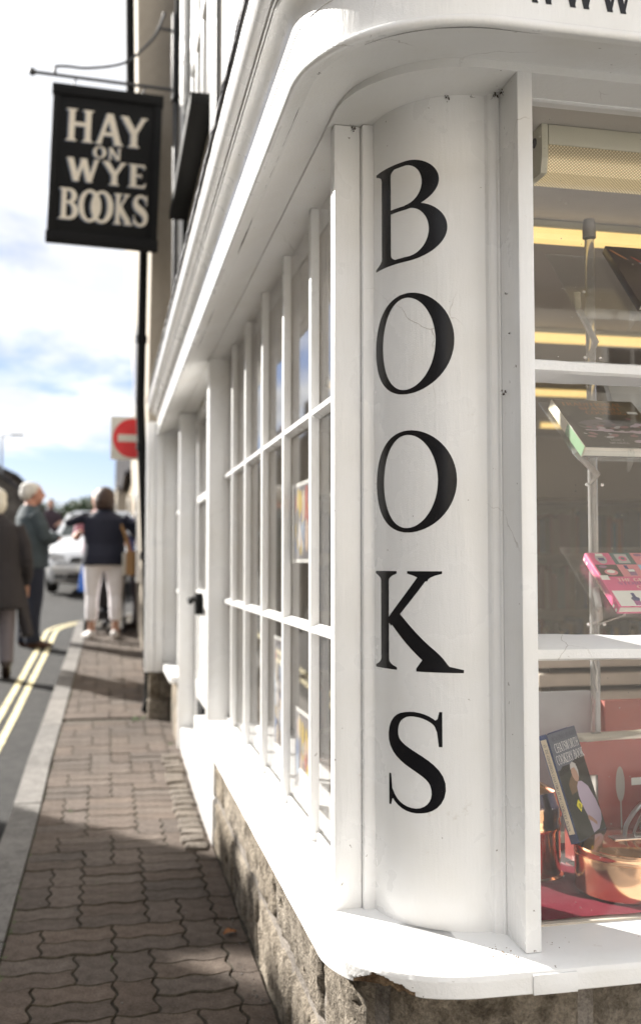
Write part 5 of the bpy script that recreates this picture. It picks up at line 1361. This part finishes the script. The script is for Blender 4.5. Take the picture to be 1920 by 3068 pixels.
add_tube(bm, [(.165, -.01, 1.345), (.235, .0, 1.28), (.305, .03, 1.15)], [.064, .056, .050], 12, mi=0); add_tube(bm, [(.305, .03, 1.15), (.25, .15, 1.17), (.16, .25, 1.22)], [.050, .042, .034], 12, mi=0)
r.scale = (1.15, 1.1, 1.0)
add_hand(bm, (-.13, .28, 1.395), (.6, .5, .35), 2, 1); add_hand(bm, (.15, .26, 1.225), (-.7, .5, .35), 2, -1)
add_tube(bm, [(0, -.008, 1.40), (0, .0, 1.47)], [.058, .052], 12, mi=2)
add_tube(bm, [(0, -.008, 1.405), (0, -.006, 1.435)], [(.072, .066), (.064, .060)], 14, mi=4)
q = add_head(bm, (0, .02, 1.555), 2, .97)
remesh_body('body', bm, [NV, WT, SK, WS, PKT], r); eyes(q, r)
bm = bmesh.new()
add_ell(bm, (0, -.010, 1.590), (.092, .104, .092), mi=0); add_ell(bm, (0, -.045, 1.52), (.094, .072, .10), mi=0); add_ell(bm, (.05, -.03, 1.485), (.045, .06, .07)); add_ell(bm, (-.05, -.03, 1.485), (.045, .06, .07))
for k in range(40):
    a = random.uniform(2.6, 6.8); b = Vector((.078 * cos(a), -.02 + .085 * sin(a), 1.60)); add_tube(bm, [b, b + Vector((.012 * cos(a), .012 * sin(a), -.08)), b + Vector((random.uniform(-.01, .01), random.uniform(-.01, .01), -.17))], [.014, .014, .004], 6)
remesh_body('hair', bm, [C('brown_hair', (.045, .022, .014), .55, bump=.4, bscale=160)], r, .010, 1)
# shoulder bag
b = empty('shoulder_bag', (.245, 11.25, ZP + .70), 0, 'tan and cream shoulder bag hanging at the right side of the navy jacketed woman', 'bag')
TAN = C('tan_leather', (.42, .23, .09), .55)
bm = bmesh.new(); prism(bm, [(-.14, 0), (.14, 0), (.125, .27), (-.125, .27)], 'x', -.045, .05); bmesh.ops.bevel(bm, geom=bm.edges[:], offset=.012, segments=2, affect='EDGES'); from_bm('bag_body', bm, TAN, b, 50)
box('cream_panel', -.085, -.047, -.12, .12, .0, .25, C('bag_cream', (.70, .66, .58), .6), b, .008)
tube('strap', smooth_pts([(-.02, -.10, .25), (-.05, -.10, .42), (-.12, -.085, .58), (-.155, -.02, .66), (-.13, .06, .60), (-.03, .10, .40), (0, .11, .25)]), [(.016, .005)] * 37, TAN, b, 8)
# blue carrier bag
b = empty('carrier_bag', (-.255, 11.42, ZP + .52), 0, 'bright blue carrier bag hanging beside the white trousered woman', 'bag')
bm = bmesh.new()
for i, (w, d, z) in enumerate(((.09, .05, 0), (.105, .06, .06), (.10, .05, .18), (.07, .035, .30), (.03, .02, .40))): pass
add_tube(bm, [(0, 0, 0), (.0, 0, .05), (.01, 0, .2), (.02, 0, .33), (.04, 0, .44)], [(.05, .04), (.06, .05), (.055, .045), (.035, .03), (.015, .012)], 14)
for v in bm.verts: v.co += Vector((noise.noise(v.co * 12), noise.noise(v.co * 12 + Vector((5, 0, 0))), 0)) * .012
from_bm('bag_body', bm, C('bag_blue', (.03, .12, .45), .4), b, 50)
tube('handle', [(.04, 0, .44), (.07, -.02, .54), (.12, -.04, .60)], .008, C('bag_blue', (.03, .12, .45), .4), b, 8)
# man in denim jacket with folded arms
ZM = gz(11.3) + ROAD
r = root('older man with white hair in grey denim jacket, arms folded, standing on the yellow lines', (-.82, 11.3, ZM), radians(-66), 1.035); r.scale = (1.10, 1.10, 1.035)
DN = C('denim_jacket', (.052, .070, .080), .85, var=.35, vscale=9); DT = C('navy_trousers', (.016, .020, .035), .85); BS = C('brown_shoe', (.07, .03, .018), .5)
bm = bmesh.new()
for sx in (-1, 1):
    add_tube(bm, [(sx * .085, 0, .95), (sx * .095, .0, .82), (sx * .10, .012, .62), (sx * .10, .012, .50), (sx * .105, -.01, .34), (sx * .11, -.014, .18), (sx * .11, -.005, .06)], [(.102, .115), (.098, .108), (.085, .09), (.075, .08), (.070, .076), (.064, .072), (.068, .082)], 14, mi=1)
    shoe(bm, sx * .12, .0, 3, rz=-.2 * sx)
add_ell(bm, (0, -.02, .95), (.18, .135, .13), mi=1)
add_tube(bm, [(0, .01, .84), (0, .01, .93), (0, .02, 1.06), (0, .012, 1.22), (0, -.01, 1.38), (0, -.02, 1.445), (0, -.018, 1.49)], [(.205, .165), (.205, .165), (.195, .155), (.212, .152), (.205, .128), (.135, .095), (.070, .072)], 20, mi=0)
for sx in (-1, 1):
    add_tube(bm, [(sx * .185, -.015, 1.40), (sx * .245, .02, 1.27), (sx * .255, .07, 1.12)], [.068, .062, .056], 12, mi=0)
    add_tube(bm, [(sx * .255, .07, 1.12), (sx * .15, .20, 1.135 + .02 * sx), (-sx * .06, .215, 1.16 + .03 * sx)], [.056, .050, .042], 12, mi=0)
    add_hand(bm, (-sx * .07, .215, 1.162 + .03 * sx), (-sx * .95, -.1, .15), 2, sx)
add_tube(bm, [(0, -.018, 1.45), (0, .0, 1.55)], [.062, .056], 12, mi=2)
q = add_head(bm, (0, .022, 1.625), 2, 1.02, look=radians(-8))
remesh_body('body', bm, [DN, DT, SK2, BS], r); eyes(q, r)
HW = C('white_hair', (.62, .60, .56), .7, bump=.5, bscale=200)
bm = bmesh.new()
add_ell(bm, (0, -.012, 1.672), (.084, .104, .075)); add_ell(bm, (0, -.052, 1.625), (.083, .066, .085))
for sx in (-1, 1): add_ell(bm, (sx * .07, -.012, 1.645), (.018, .045, .05))
remesh_body('hair', bm, [HW], r, .010, 1)
tb = r
# person with white hair at the left edge of the picture, walking away
ZL = gz(9.4) + ROAD
r = root('white haired person in long dark brown coat walking away at the far left', (-.985, 9.4, ZL), radians(6), 1.0)
CT = C('brown_coat', (.027, .024, .027), .9, bump=.2, var=.3, vscale=12); GT = C('grey_trousers', (.13, .115, .125), .9); DS = C('dark_shoe', (.03, .018, .012), .5)
bm = bmesh.new()
add_tube(bm, [(-.09, .06, .90), (-.095, .10, .70), (-.10, .13, .48), (-.10, .10, .28), (-.10, .10, .08)], [(.10, .11), (.09, .10), (.075, .08), (.062, .066), (.06, .07)], 14, mi=1)
add_tube(bm, [(.09, -.02, .90), (.10, .0, .70), (.105, -.02, .48), (.105, -.10, .30), (.105, -.17, .14)], [(.10, .11), (.09, .10), (.075, .08), (.064, .068), (.06, .066)], 14, mi=1)
shoe(bm, -.10, .13, 3); shoe(bm, .105, -.17, 3, pitch=-.55, z=.07)
add_tube(bm, [(0, -.01, .62), (.0, -.01, .74), (0, 0, .92), (0, 0, 1.08), (0, -.01, 1.25), (0, -.02, 1.36), (0, -.02, 1.42), (0, -.01, 1.46)], [(.25, .19), (.24, .185), (.225, .165), (.215, .15), (.215, .145), (.195, .12), (.12, .09), (.062, .066)], 20, mi=0)
add_tube(bm, [(-.18, -.01, 1.36), (-.25, .0, 1.22), (-.27, .02, 1.05)], [.068, .060, .055], 12, mi=0); add_tube(bm, [(-.27, .02, 1.05), (-.25, .12, .95), (-.22, .2, .90)], [.055, .048, .04], 12, mi=0)
add_tube(bm, [(.18, -.01, 1.36), (.25, -.02, 1.20), (.275, -.02, 1.04)], [.068, .060, .055], 12, mi=0); add_tube(bm, [(.275, -.02, 1.04), (.285, .06, .92), (.27, .14, .84)], [.055, .048, .04], 12, mi=0)
add_hand(bm, (-.22, .205, .895), (.1, .7, -.5), 2, 1); add_hand(bm, (.27, .145, .835), (0, .6, -.7), 2, -1)
add_tube(bm, [(0, -.01, 1.43), (0, .0, 1.50)], [.058, .052], 12, mi=2)
q = add_head(bm, (0, .02, 1.575), 2, .98)
remesh_body('body', bm, [CT, GT, SK, DS], r); eyes(q, r)
bm = bmesh.new(); add_ell(bm, (0, -.008, 1.625), (.092, .106, .085)); add_ell(bm, (0, -.045, 1.56), (.094, .074, .10)); remesh_body('hair', bm, [C('cream_hair', (.66, .63, .55), .7, bump=.5, bscale=200)], r, .010, 1)
dr = empty('folded_coat', (-.775, 9.45, ZL + .36), 0, 'dark grey coat hanging from the arm of the white haired person at the left', 'coat')
bm = bmesh.new(); add_tube(bm, smooth_pts([(-.01, .05, .62), (.0, .03, .48), (.02, .0, .30), (.05, -.01, .12), (.075, -.02, 0)]), [(.045, .05)] + [(.036 + .002 * i / 4, .05 + .008 * i / 4) for i in range(23)] + [(.03, .07)], 16)
for v in bm.verts: v.co.x += .016 * sin(v.co.y * 55 + v.co.z * 6)
from_bm('cloth', bm, C('coat_grey', (.030, .027, .030), .9), dr, 60)
# two people further up the street
def bystander(label, loc, rz, top, low, hair, sc=1.0, arm=0):
    r = root(label, loc, rz, sc); bm = bmesh.new()
    for sx in (-1, 1):
        add_tube(bm, [(sx * .085, 0, .92), (sx * .095, .0, .75), (sx * .10, .012, .50), (sx * .105, -.01, .30), (sx * .11, -.01, .07)], [(.10, .11), (.09, .10), (.07, .075), (.062, .066), (.06, .066)], 12, mi=1); shoe(bm, sx * .11, .0, 3)
        e = Vector((sx * .26, .05, 1.10)); w = Vector((sx * .18, .26, 1.05 + arm)); add_tube(bm, [(sx * .17, -.01, 1.34), (sx * .235, .01, 1.23), e], [.062, .055, .05], 10, mi=0); add_tube(bm, [e, (e + w) / 2, w], [.05, .042, .034], 10, mi=2); add_hand(bm, w, (w - e), 2, -sx)
    add_tube(bm, [(0, 0, .84), (0, 0, .95), (0, 0, 1.08), (0, 0, 1.22), (0, -.01, 1.34), (0, -.01, 1.40), (0, -.01, 1.44)], [(.195, .145), (.195, .145), (.18, .13), (.195, .135), (.19, .115), (.12, .085), (.06, .062)], 18, mi=0)
    add_tube(bm, [(0, -.01, 1.40), (0, .0, 1.48)], [.056, .05], 10, mi=2); q = add_head(bm, (0, .02, 1.555), 2, .97); remesh_body('body', bm, [top, low, SK, DS], r, .013); eyes(q, r)
    bm = bmesh.new(); add_ell(bm, (0, -.02, 1.60), (.088, .10, .088)); add_ell(bm, (0, -.05, 1.53), (.086, .065, .09)); remesh_body('hair', bm, [hair], r, .012, 1)
bystander('blonde woman in pink top facing the camera beyond the navy jacketed woman', (-.11, 12.35, gz(12.35)), radians(170), C('dull_pink', (.42, .20, .25), .8), DT, C('blonde_hair', (.33, .20, .10), .6), .98, .1)
bystander('person in blue patterned shirt standing behind the drainpipe', (.40, 12.2, gz(12.2)), radians(60), C('blue_shirt', (.10, .14, .38), .8, var=.6, vscale=30), C('dark_bottoms', (.05, .04, .045), .9), C('auburn_hair', (.22, .10, .05), .6), .97)
bystander('distant dark haired person in dark clothes beyond the white car', (-1.36, 25.0, gz(25) + ROAD), radians(180), C('maroon', (.045, .028, .035), .9), DT, C('black_hair', (.02, .015, .012), .6), 1.0)
# pushchair
pu = empty('pushchair', (-.02, 11.85, gz(11.85)), 0, 'black folding pushchair standing in front of the white trousered woman', 'pushchair')
BK = C('pram_black', (.014, .013, .014), .8)
for x in (-.22, .22):
    for y in (-.02, .42):
        w = empty('wheel', (x, y, .095)); w.parent = pu
        bm = bmesh.new()
        pr = [(.072 + .02 * cos(2 * pi * k / 10), .02 * sin(2 * pi * k / 10)) for k in range(11)]
        add_lathe(bm, pr, n=24); bm.transform(Matrix.Rotation(radians(90), 4, 'Y')); from_bm('tyre', bm, BK, w, 60)
        bm = bmesh.new(); add_lathe(bm, [(0, -.012), (.05, -.008), (.056, 0), (.05, .008), (0, .012)], n=18); bm.transform(Matrix.Rotation(radians(90), 4, 'Y')); from_bm('hub', bm, C('pram_grey', (.25, .25, .26), .4), w, 40)
    tube('frame', [(x, .42, .10), (x * .95, .15, .42), (x * .95, -.05, .75), (x * .95, -.22, 1.0)], .012, C('pram_grey', (.25, .25, .26), .4), pu, 8)
    tube('frame', [(x, -.02, .10), (x * .95, .15, .42), (x * .9, .30, .62)], .012, C('pram_grey', (.25, .25, .26), .4), pu, 8)
tube('handle', [(-.21, -.22, 1.0), (0, -.24, 1.01), (.21, -.22, 1.0)], .016, BK, pu, 10)
bm = bmesh.new(); prism(bm, [(.0, .30), (.30, .26), (.36, .34), (.10, .44), (-.08, .82), (-.14, .80)], 'x', -.19, .19); from_bm('seat', bm, BK, pu)
bm = bmesh.new()
for i in range(7):
    a = radians(10 + 22 * i); add_tube(bm, [(-.20, -.06 + .24 * cos(a) * .6, .72 + .24 * sin(a)), (.20, -.06 + .24 * cos(a) * .6, .72 + .24 * sin(a))], [(.05, .03)] * 2, 8)
from_bm('hood', bm, BK, pu, 60)
box('basket', -.18, .18, .02, .34, .14, .24, BK, pu, .01)

# ------------------------------------------------------------------ white car coming down the street
car = empty('car', (-.27, 17.2, gz(17.6) + ROAD), radians(-4), 'white hatchback facing the camera on the road beyond the people', 'car')
car.rotation_euler = (math.atan(.058), 0, radians(-4)); car.scale = (.92, 1, 1)
CW = C('car_silver_white', (.66, .67, .68), .25, metal=.25, coat=.6, var=.02)
def sect(y, hw, zs, zb, crown, tuck=.9):
    return [(-hw * .90, zs), (-hw * .985, zs + .10), (-hw, zs + .26), (-hw * .99, zb - .12), (-hw * tuck, zb - .02), (-hw * .6, zb + crown * .6), (-hw * .3, zb + crown), (0, zb + crown), (hw * .3, zb + crown), (hw * .6, zb + crown * .6), (hw * tuck, zb - .02), (hw * .99, zb - .12), (hw, zs + .26), (hw * .985, zs + .10), (hw * .90, zs)], y
secs = [sect(0, .62, .30, .56, .02), sect(.05, .74, .24, .66, .02), sect(.16, .81, .20, .735, .02), (sect(.45, .845, .19, .82, .025)), sect(.80, .855, .19, .90, .03), sect(1.10, .86, .19, .96, .03), sect(1.6, .865, .19, .965, .0), sect(2.6, .865, .19, .98, .0), sect(3.5, .855, .2, .99, .0), sect(3.85, .83, .24, .97, .0), sect(3.98, .76, .32, .92, .0)]
bm = bmesh.new(); rings = [[bm.verts.new((x, y, z)) for x, z in P] for P, y in secs]
for a, b in zip(rings, rings[1:]):
    for k in range(14): bm.faces.new((a[k], a[k + 1], b[k + 1], b[k]))
    bm.faces.new((a[14], a[0], b[0], b[14]))
bm.faces.new(rings[0]); bm.faces.new(rings[-1][::-1])
from_bm('body', bm, CW, car, 35)
def cab(y0, y1, y2, y3, zb, zt, wb, wt):
    return [[(-wb, y0, zb), (wb, y0, zb), (wb, y3, zb), (-wb, y3, zb)], [(-wt, y1, zt), (wt, y1, zt), (wt, y2, zt), (-wt, y2, zt)]]
B0, T0 = cab(1.06, 1.80, 3.35, 3.90, .94, 1.40, .80, .60)
bm = bmesh.new(); vb = [bm.verts.new(p) for p in B0]; vt = [bm.verts.new(p) for p in T0]
bm.faces.new(vt); 
for k in range(4): bm.faces.new((vb[k], vb[(k + 1) % 4], vt[(k + 1) % 4], vt[k]))
bm.faces.new(vb[::-1])
bmesh.ops.bevel(bm, geom=[e for e in bm.edges if all(v.co.z > 1.3 for v in e.verts)], offset=.06, segments=4, affect='EDGES')
from_bm('cabin', bm, CW, car, 35)
DG = C('car_glass', (.035, .045, .042), .06)
def lerp(a, b, t): return tuple(x + (y - x) * t for x, y in zip(a, b))
def facepane(name, a, b, c, d, m=.07, off=(0, 0, 0)):
    bm = bmesh.new(); P = []
    for (u, v) in ((m, .06), (1 - m, .06), (1 - m, .90), (m, .90)): P.append(Vector(lerp(lerp(a, b, u), lerp(d, c, u), v)) + Vector(off))
    bm.faces.new([bm.verts.new(p) for p in P]); r = bmesh.ops.extrude_face_region(bm, geom=bm.faces[:]); 
    for v in [g for g in r['geom'] if isinstance(g, bmesh.types.BMVert)]: v.co += Vector(off) * .5
    from_bm(name, bm, DG, car)
facepane('windscreen', B0[0], B0[1], T0[1], T0[0], .06, (0, -.008, .006))
facepane('side_window', B0[0], B0[3], T0[3], T0[0], .10, (-.010, 0, .003)); facepane('side_window', B0[1], B0[2], T0[2], T0[1], .10, (.010, 0, .003))
DK_ = C('car_black', (.015, .015, .016), .5)
bm = bmesh.new(); prism(bm, [(-.38, .57), (.38, .57), (.34, .65), (-.34, .65)], 'y', -.010, .06); from_bm('grille', bm, DK_, car)
bm = bmesh.new(); prism(bm, [(-.46, .27), (.46, .27), (.42, .38), (-.42, .38)], 'y', -.012, .05); from_bm('lower_grille', bm, DK_, car)
bm = bmesh.new(); add_box(bm, -.70, .70, -.03, .12, .40, .53, .03); from_bm('bumper', bm, CW, car, 40)
for sx in (-1, 1):
    bm = bmesh.new(); prism(bm, [(sx * .44, .60), (sx * .74, .62), (sx * .80, .74), (sx * .50, .70)], 'y', .01, .16); from_bm('headlight', bm, C('lens', (.55, .57, .60), .08), car)
    bm = bmesh.new(); add_box(bm, sx * .55 - .10, sx * .55 + .10, -.005, .05, .29, .37, .02); from_bm('fog_lamp', bm, DK_, car, 40)
    bm = bmesh.new(); add_ell(bm, (sx * .95, 1.25, 1.02), (.09, .06, .07)); add_tube(bm, [(sx * .84, 1.28, .98), (sx * .93, 1.26, 1.0)], .025, 8); from_bm('wing_mirror', bm, CW, car, 60)
    for y in (.75, 3.2):
        w = empty('wheel', (sx * .78, y, .30)); w.parent = car
        bm = bmesh.new(); add_lathe(bm, [(.20, -.09), (.27, -.095), (.30, -.07), (.305, 0), (.30, .07), (.27, .095), (.20, .09)], n=32); bm.transform(Matrix.Rotation(radians(90), 4, 'Y')); from_bm('tyre', bm, C('tyre', (.02, .02, .02), .9), w, 50)
        bm = bmesh.new(); add_lathe(bm, [(0, -.06), (.06, -.075), (.19, -.07), (.20, 0), (.19, .07), (.06, .075), (0, .06)], n=24); bm.transform(Matrix.Rotation(radians(90), 4, 'Y')); from_bm('rim', bm, C('rim', (.45, .45, .46), .3, metal=.8), w, 40)
np_ = box('number_plate', -.26, .26, -.048, -.034, .415, .515, C('plate_white', (.72, .72, .68), .5), car, .004)

# ------------------------------------------------------------------ buildings up the street and across the road
SLATE = stone_mat('slate_roof', (.045, .042, .045), (.075, .07, .072), (.11, .10, .10), scale=.8, pit=.4)
RUB = stone_mat('rubble_wall', (.16, .13, .10), (.30, .26, .21), (.42, .37, .30), scale=.35, pit=.6)
RUB2 = stone_mat('sandstone_wall', (.28, .22, .15), (.42, .35, .25), (.52, .44, .33), scale=.35, pit=.5)
DRK = stone_mat('dark_stone_wall', (.06, .05, .045), (.11, .095, .08), (.16, .14, .12), scale=.35, pit=.6)
def house(label, x0, x1, y0, y1, zb, ze, zr, along_y, wall, wins=(), chim=(), over=.25, roofm=None):
    """gabled house; ridge runs along Y or X; wins: (face, a, z, w, h)"""
    h = empty('house', ((x0 + x1) / 2, (y0 + y1) / 2, zb), 0, label, 'house'); ox, oy, oz = h.location
    bm = bmesh.new()
    if along_y: prism(bm, [(x0 - ox, 0), (x1 - ox, 0), (x1 - ox, ze - zb), (0, zr - zb), (x0 - ox, ze - zb)], 'y', y0 - oy, y1 - oy)
    else: prism(bm, [(y0 - oy, 0), (y1 - oy, 0), (y1 - oy, ze - zb), (0, zr - zb), (y0 - oy, ze - zb)], 'x', x0 - ox, x1 - ox)
    from_bm('wall', bm, wall, h)
    a0, a1 = (x0 - ox, x1 - ox) if along_y else (y0 - oy, y1 - oy)
    sl = (zr - ze) / a1; bm = bmesh.new(); t = .10; e = over
    poly = [(a0 - e, ze - zb - e * sl + .03), (0, zr - zb + .03), (a1 + e, ze - zb - e * sl + .03), (a1 + e, ze - zb - e * sl + .03 + t), (0, zr - zb + .03 + t), (a0 - e, ze - zb - e * sl + .03 + t)]
    prism(bm, poly, 'y' if along_y else 'x', (y0 - oy if along_y else x0 - ox) - .03, (y1 - oy if along_y else x1 - ox) + .03)
    rf = from_bm('roof', bm, roofm or SLATE, h)
    for (x, y, w, d, zt) in chim:
        o = box('chimney', x - ox - w / 2, x - ox + w / 2, y - oy - d / 2, y - oy + d / 2, min(zr - .8, zt - 1.2) - zb, zt - zb, wall, None, .01); o.parent = rf
        for k in (-.25, .25):
            o = lathe('chimney_pot', [(.09, 0), (.075, .25), (.09, .28), (.06, .28), (0, .1)], C('pot', (.30, .14, .08), .8), None, c=(x - ox, y - oy + k * d, zt - zb - .02), n=14); o.parent = rf
    for (f, a, z, w, hh) in wins:
        if f in '+-': xx = x1 if f == '+' else x0; sg_ = 1 if f == '+' else -1; b = (min(xx, xx + sg_ * .05) - ox, max(xx, xx + sg_ * .05) - ox, a - w / 2 - oy, a + w / 2 - oy)
        else: yy = y0; sg_ = -1; b = (a - w / 2 - ox, a + w / 2 - ox, yy - .05 - oy, yy - oy)
        if f == 'b': yy = y1; b = (a - w / 2 - ox, a + w / 2 - ox, yy - oy, yy + .05 - oy)
        wd = box('window', *b, z - zb, z + hh - zb, C('frame_white', (.70, .69, .66), .5), h, .008)
        bm = bmesh.new()
        if f in '+-':
            xs_ = (b[1] + .002, b[1] + .006) if f == '+' else (b[0] - .006, b[0] - .002)
            for (ya, yb) in ((b[2] + .06, (b[2] + b[3]) / 2 - .02), ((b[2] + b[3]) / 2 + .02, b[3] - .06)): add_box(bm, *xs_, ya, yb, z - zb + .06, z + hh - zb - .06)
        else:
            ys_ = (b[2] - .006, b[2] - .002) if f == 'f' else (b[3] + .002, b[3] + .006)
            for (xa, xb) in ((b[0] + .06, (b[0] + b[1]) / 2 - .02), ((b[0] + b[1]) / 2 + .02, b[1] - .06)): add_box(bm, xa, xb, *ys_, z - zb + .06, z + hh - zb - .06)
        o = from_bm('pane', bm, C('darkpane', (.03, .035, .04), .08), wd)
    return h
# across the road, left of the camera: these shade the near pavement
house('low stone cottage across the road with tall chimney stack shaped for a sun patch', -9.5, -4.7, 8.70, 9.85, -1.5, 2.62, 4.2, True, RUB, [('+', 8.85, -.3, .25, 1.0)], [(-4.96, 9.43, .56, .84, 3.2)], over=.02)  # unseen; width, stack and gap shaped to leave sun on the pavement
house('long stone house across the road from the bookshop', -9.5, -4.7, -5.5, 8.56, -1.5, 3.03, 4.5, True, RUB, [('+', y, z, .8, 1.1) for y in (-3.5, -1, 1.5, 4.0, 6.5) for z in (-.4, 1.5)], [(-7, -4.5, .6, .8, 5.2)], over=.02)
# behind the camera, seen in the front glass; pale render added to bounce sun
house('terrace behind the viewer across the side road, rendered pale to bounce light', -6.0, 13.0, -15, -9.6, -1.5, 4.0, 5.8, False, C('bounce_render', (.64, .59, .52), .85, bump=.2, bscale=12), [('b', x, 2.0, .9, 1.2) for x in (-3, .5, 4, 7.5, 10.5)], [(0, -12.3, .7, .7, 6.8)])
# up the street on the left
house('dark stone house with slate roof and pale gable far up on the left', -8.2, -2.15, 27.0, 36.0, 0, 1.78, 4.1, True, DRK, [('f', -3.35, 1.35, .55, .55), ('f', -5.2, .6, .9, 1.1)], [(-5.2, 30, .6, .9, 5.0)], over=.15)
house('second dark house behind the first on the left', -9.5, -3.4, 38.0, 47.0, .8, 3.2, 4.6, True, DRK, [('f', -4.6, 1.6, .9, 1.1)], [(-6.2, 42, .6, .9, 5.6)], over=.15)
# right side where the street bends
house('pale stone terraced house at the bend of the street', .70, 6.5, 30, 38.0, .2, 2.7, 4.4, True, RUB2, [('-', 31.6, .9, .8, 1.2), ('-', 33.8, .9, .8, 1.2), ('f', 1.7, 1.0, .8, 1.2)], [(3.5, 33, .6, .9, 5.2)])
house('cream gabled house next to the bend', .35, 5.0, 42, 50, .9, 3.1, 4.6, False, M['cream'], [('f', 1.2, 1.7, .9, 1.1), ('-', 44, 1.6, .8, 1.0)], [(2, 46, .6, .9, 5.4)])
# ------------------------------------------------------------------ trees beyond, street lamp
BARK = C('bark', (.08, .06, .045), .9)
def tree(label, x, y, h, r, col, seed, n=1500):
    rnd = random.Random(seed); t = empty('tree', (x, y, gz(y) - .3), 0, label, 'tree')
    bm = bmesh.new(); add_tube(bm, [(0, 0, 0), (.05, 0, h * .3), (0, .05, h * .55)], [r * .10, r * .075, r * .04], 9)
    cl = []
    for k in range(9):
        a = rnd.uniform(0, 6.28); rr = rnd.uniform(.2, .75) * r; c = Vector((rr * cos(a), rr * sin(a), h * rnd.uniform(.42, .92))); cl.append((c, rnd.uniform(.3, .5) * r)); add_tube(bm, [(0, 0, h * .35), c * .6 + Vector((0, 0, h * .12)), c], [r * .035, r * .02, r * .008], 6)
    from_bm('trunk', bm, BARK, t, 60)
    bm = bmesh.new()
    for i in range(n):
        c, cr = rnd.choice(cl); v = Vector((rnd.gauss(0, 1), rnd.gauss(0, 1), rnd.gauss(0, 1))).normalized() * cr * rnd.uniform(.4, 1.05); p = c + v; s_ = r * rnd.uniform(.05, .11)
        u = Vector((rnd.gauss(0, 1), rnd.gauss(0, 1), rnd.gauss(0, 1))).normalized(); w = u.orthogonal().normalized()
        bm.faces.new([bm.verts.new(p + u * s_), bm.verts.new(p + w * s_ * .6), bm.verts.new(p - u * s_), bm.verts.new(p - w * s_ * .6)])
    from_bm('crown', bm, C(col[0], col[1], .7, var=.5, vscale=1.5), t)
tree('round dark green tree beyond the white car', -2.4, 66, 2.3, 1.9, ('leaf_dark', (.045, .07, .025)), 1)
tree('small green tree left of the round one on the skyline', -4.6, 72, 2.2, 2.0, ('leaf_mid', (.06, .085, .03)), 2)
tree('tall tree behind the navy jacketed woman on the skyline', -1.0, 60, 2.2, 1.5, ('leaf_dark', (.045, .07, .025)), 3)
tree('bushy tree between the far houses', .5, 64, 2.9, 1.9, ('leaf_olive', (.07, .08, .03)), 4)
for i, (x, y, h) in enumerate(((-7.5, 80, 3.4), (-10.5, 86, 3.8), (-14, 90, 3.6))):
    tree(('leafy tree on the far left skyline', 'second leafy tree farther left on the skyline', 'outermost leafy tree at the left skyline end')[i], x, y, h, 3, ('leaf_mid', (.06, .085, .03)), 10 + i, 900)
lp = empty('street_lamp', (-3.02, 30, gz(30) - .1), 0, 'slim grey street lamp above the dark roof at the far left edge', 'street lamp')
tube('post', [(0, 0, 0), (0, 0, 1.2), (0, 0, 3.55)], [.05, .04, .028], C('lamp_grey', (.30, .31, .32), .5), lp, 10)
tube('arm', [(0, 0, 3.5), (.15, 0, 3.56), (.42, 0, 3.56)], .022, C('lamp_grey', (.30, .31, .32), .5), lp, 8)
box('lantern', .25, .62, -.07, .07, 3.53, 3.60, C('lamp_grey', (.30, .31, .32), .5), lp, .02)
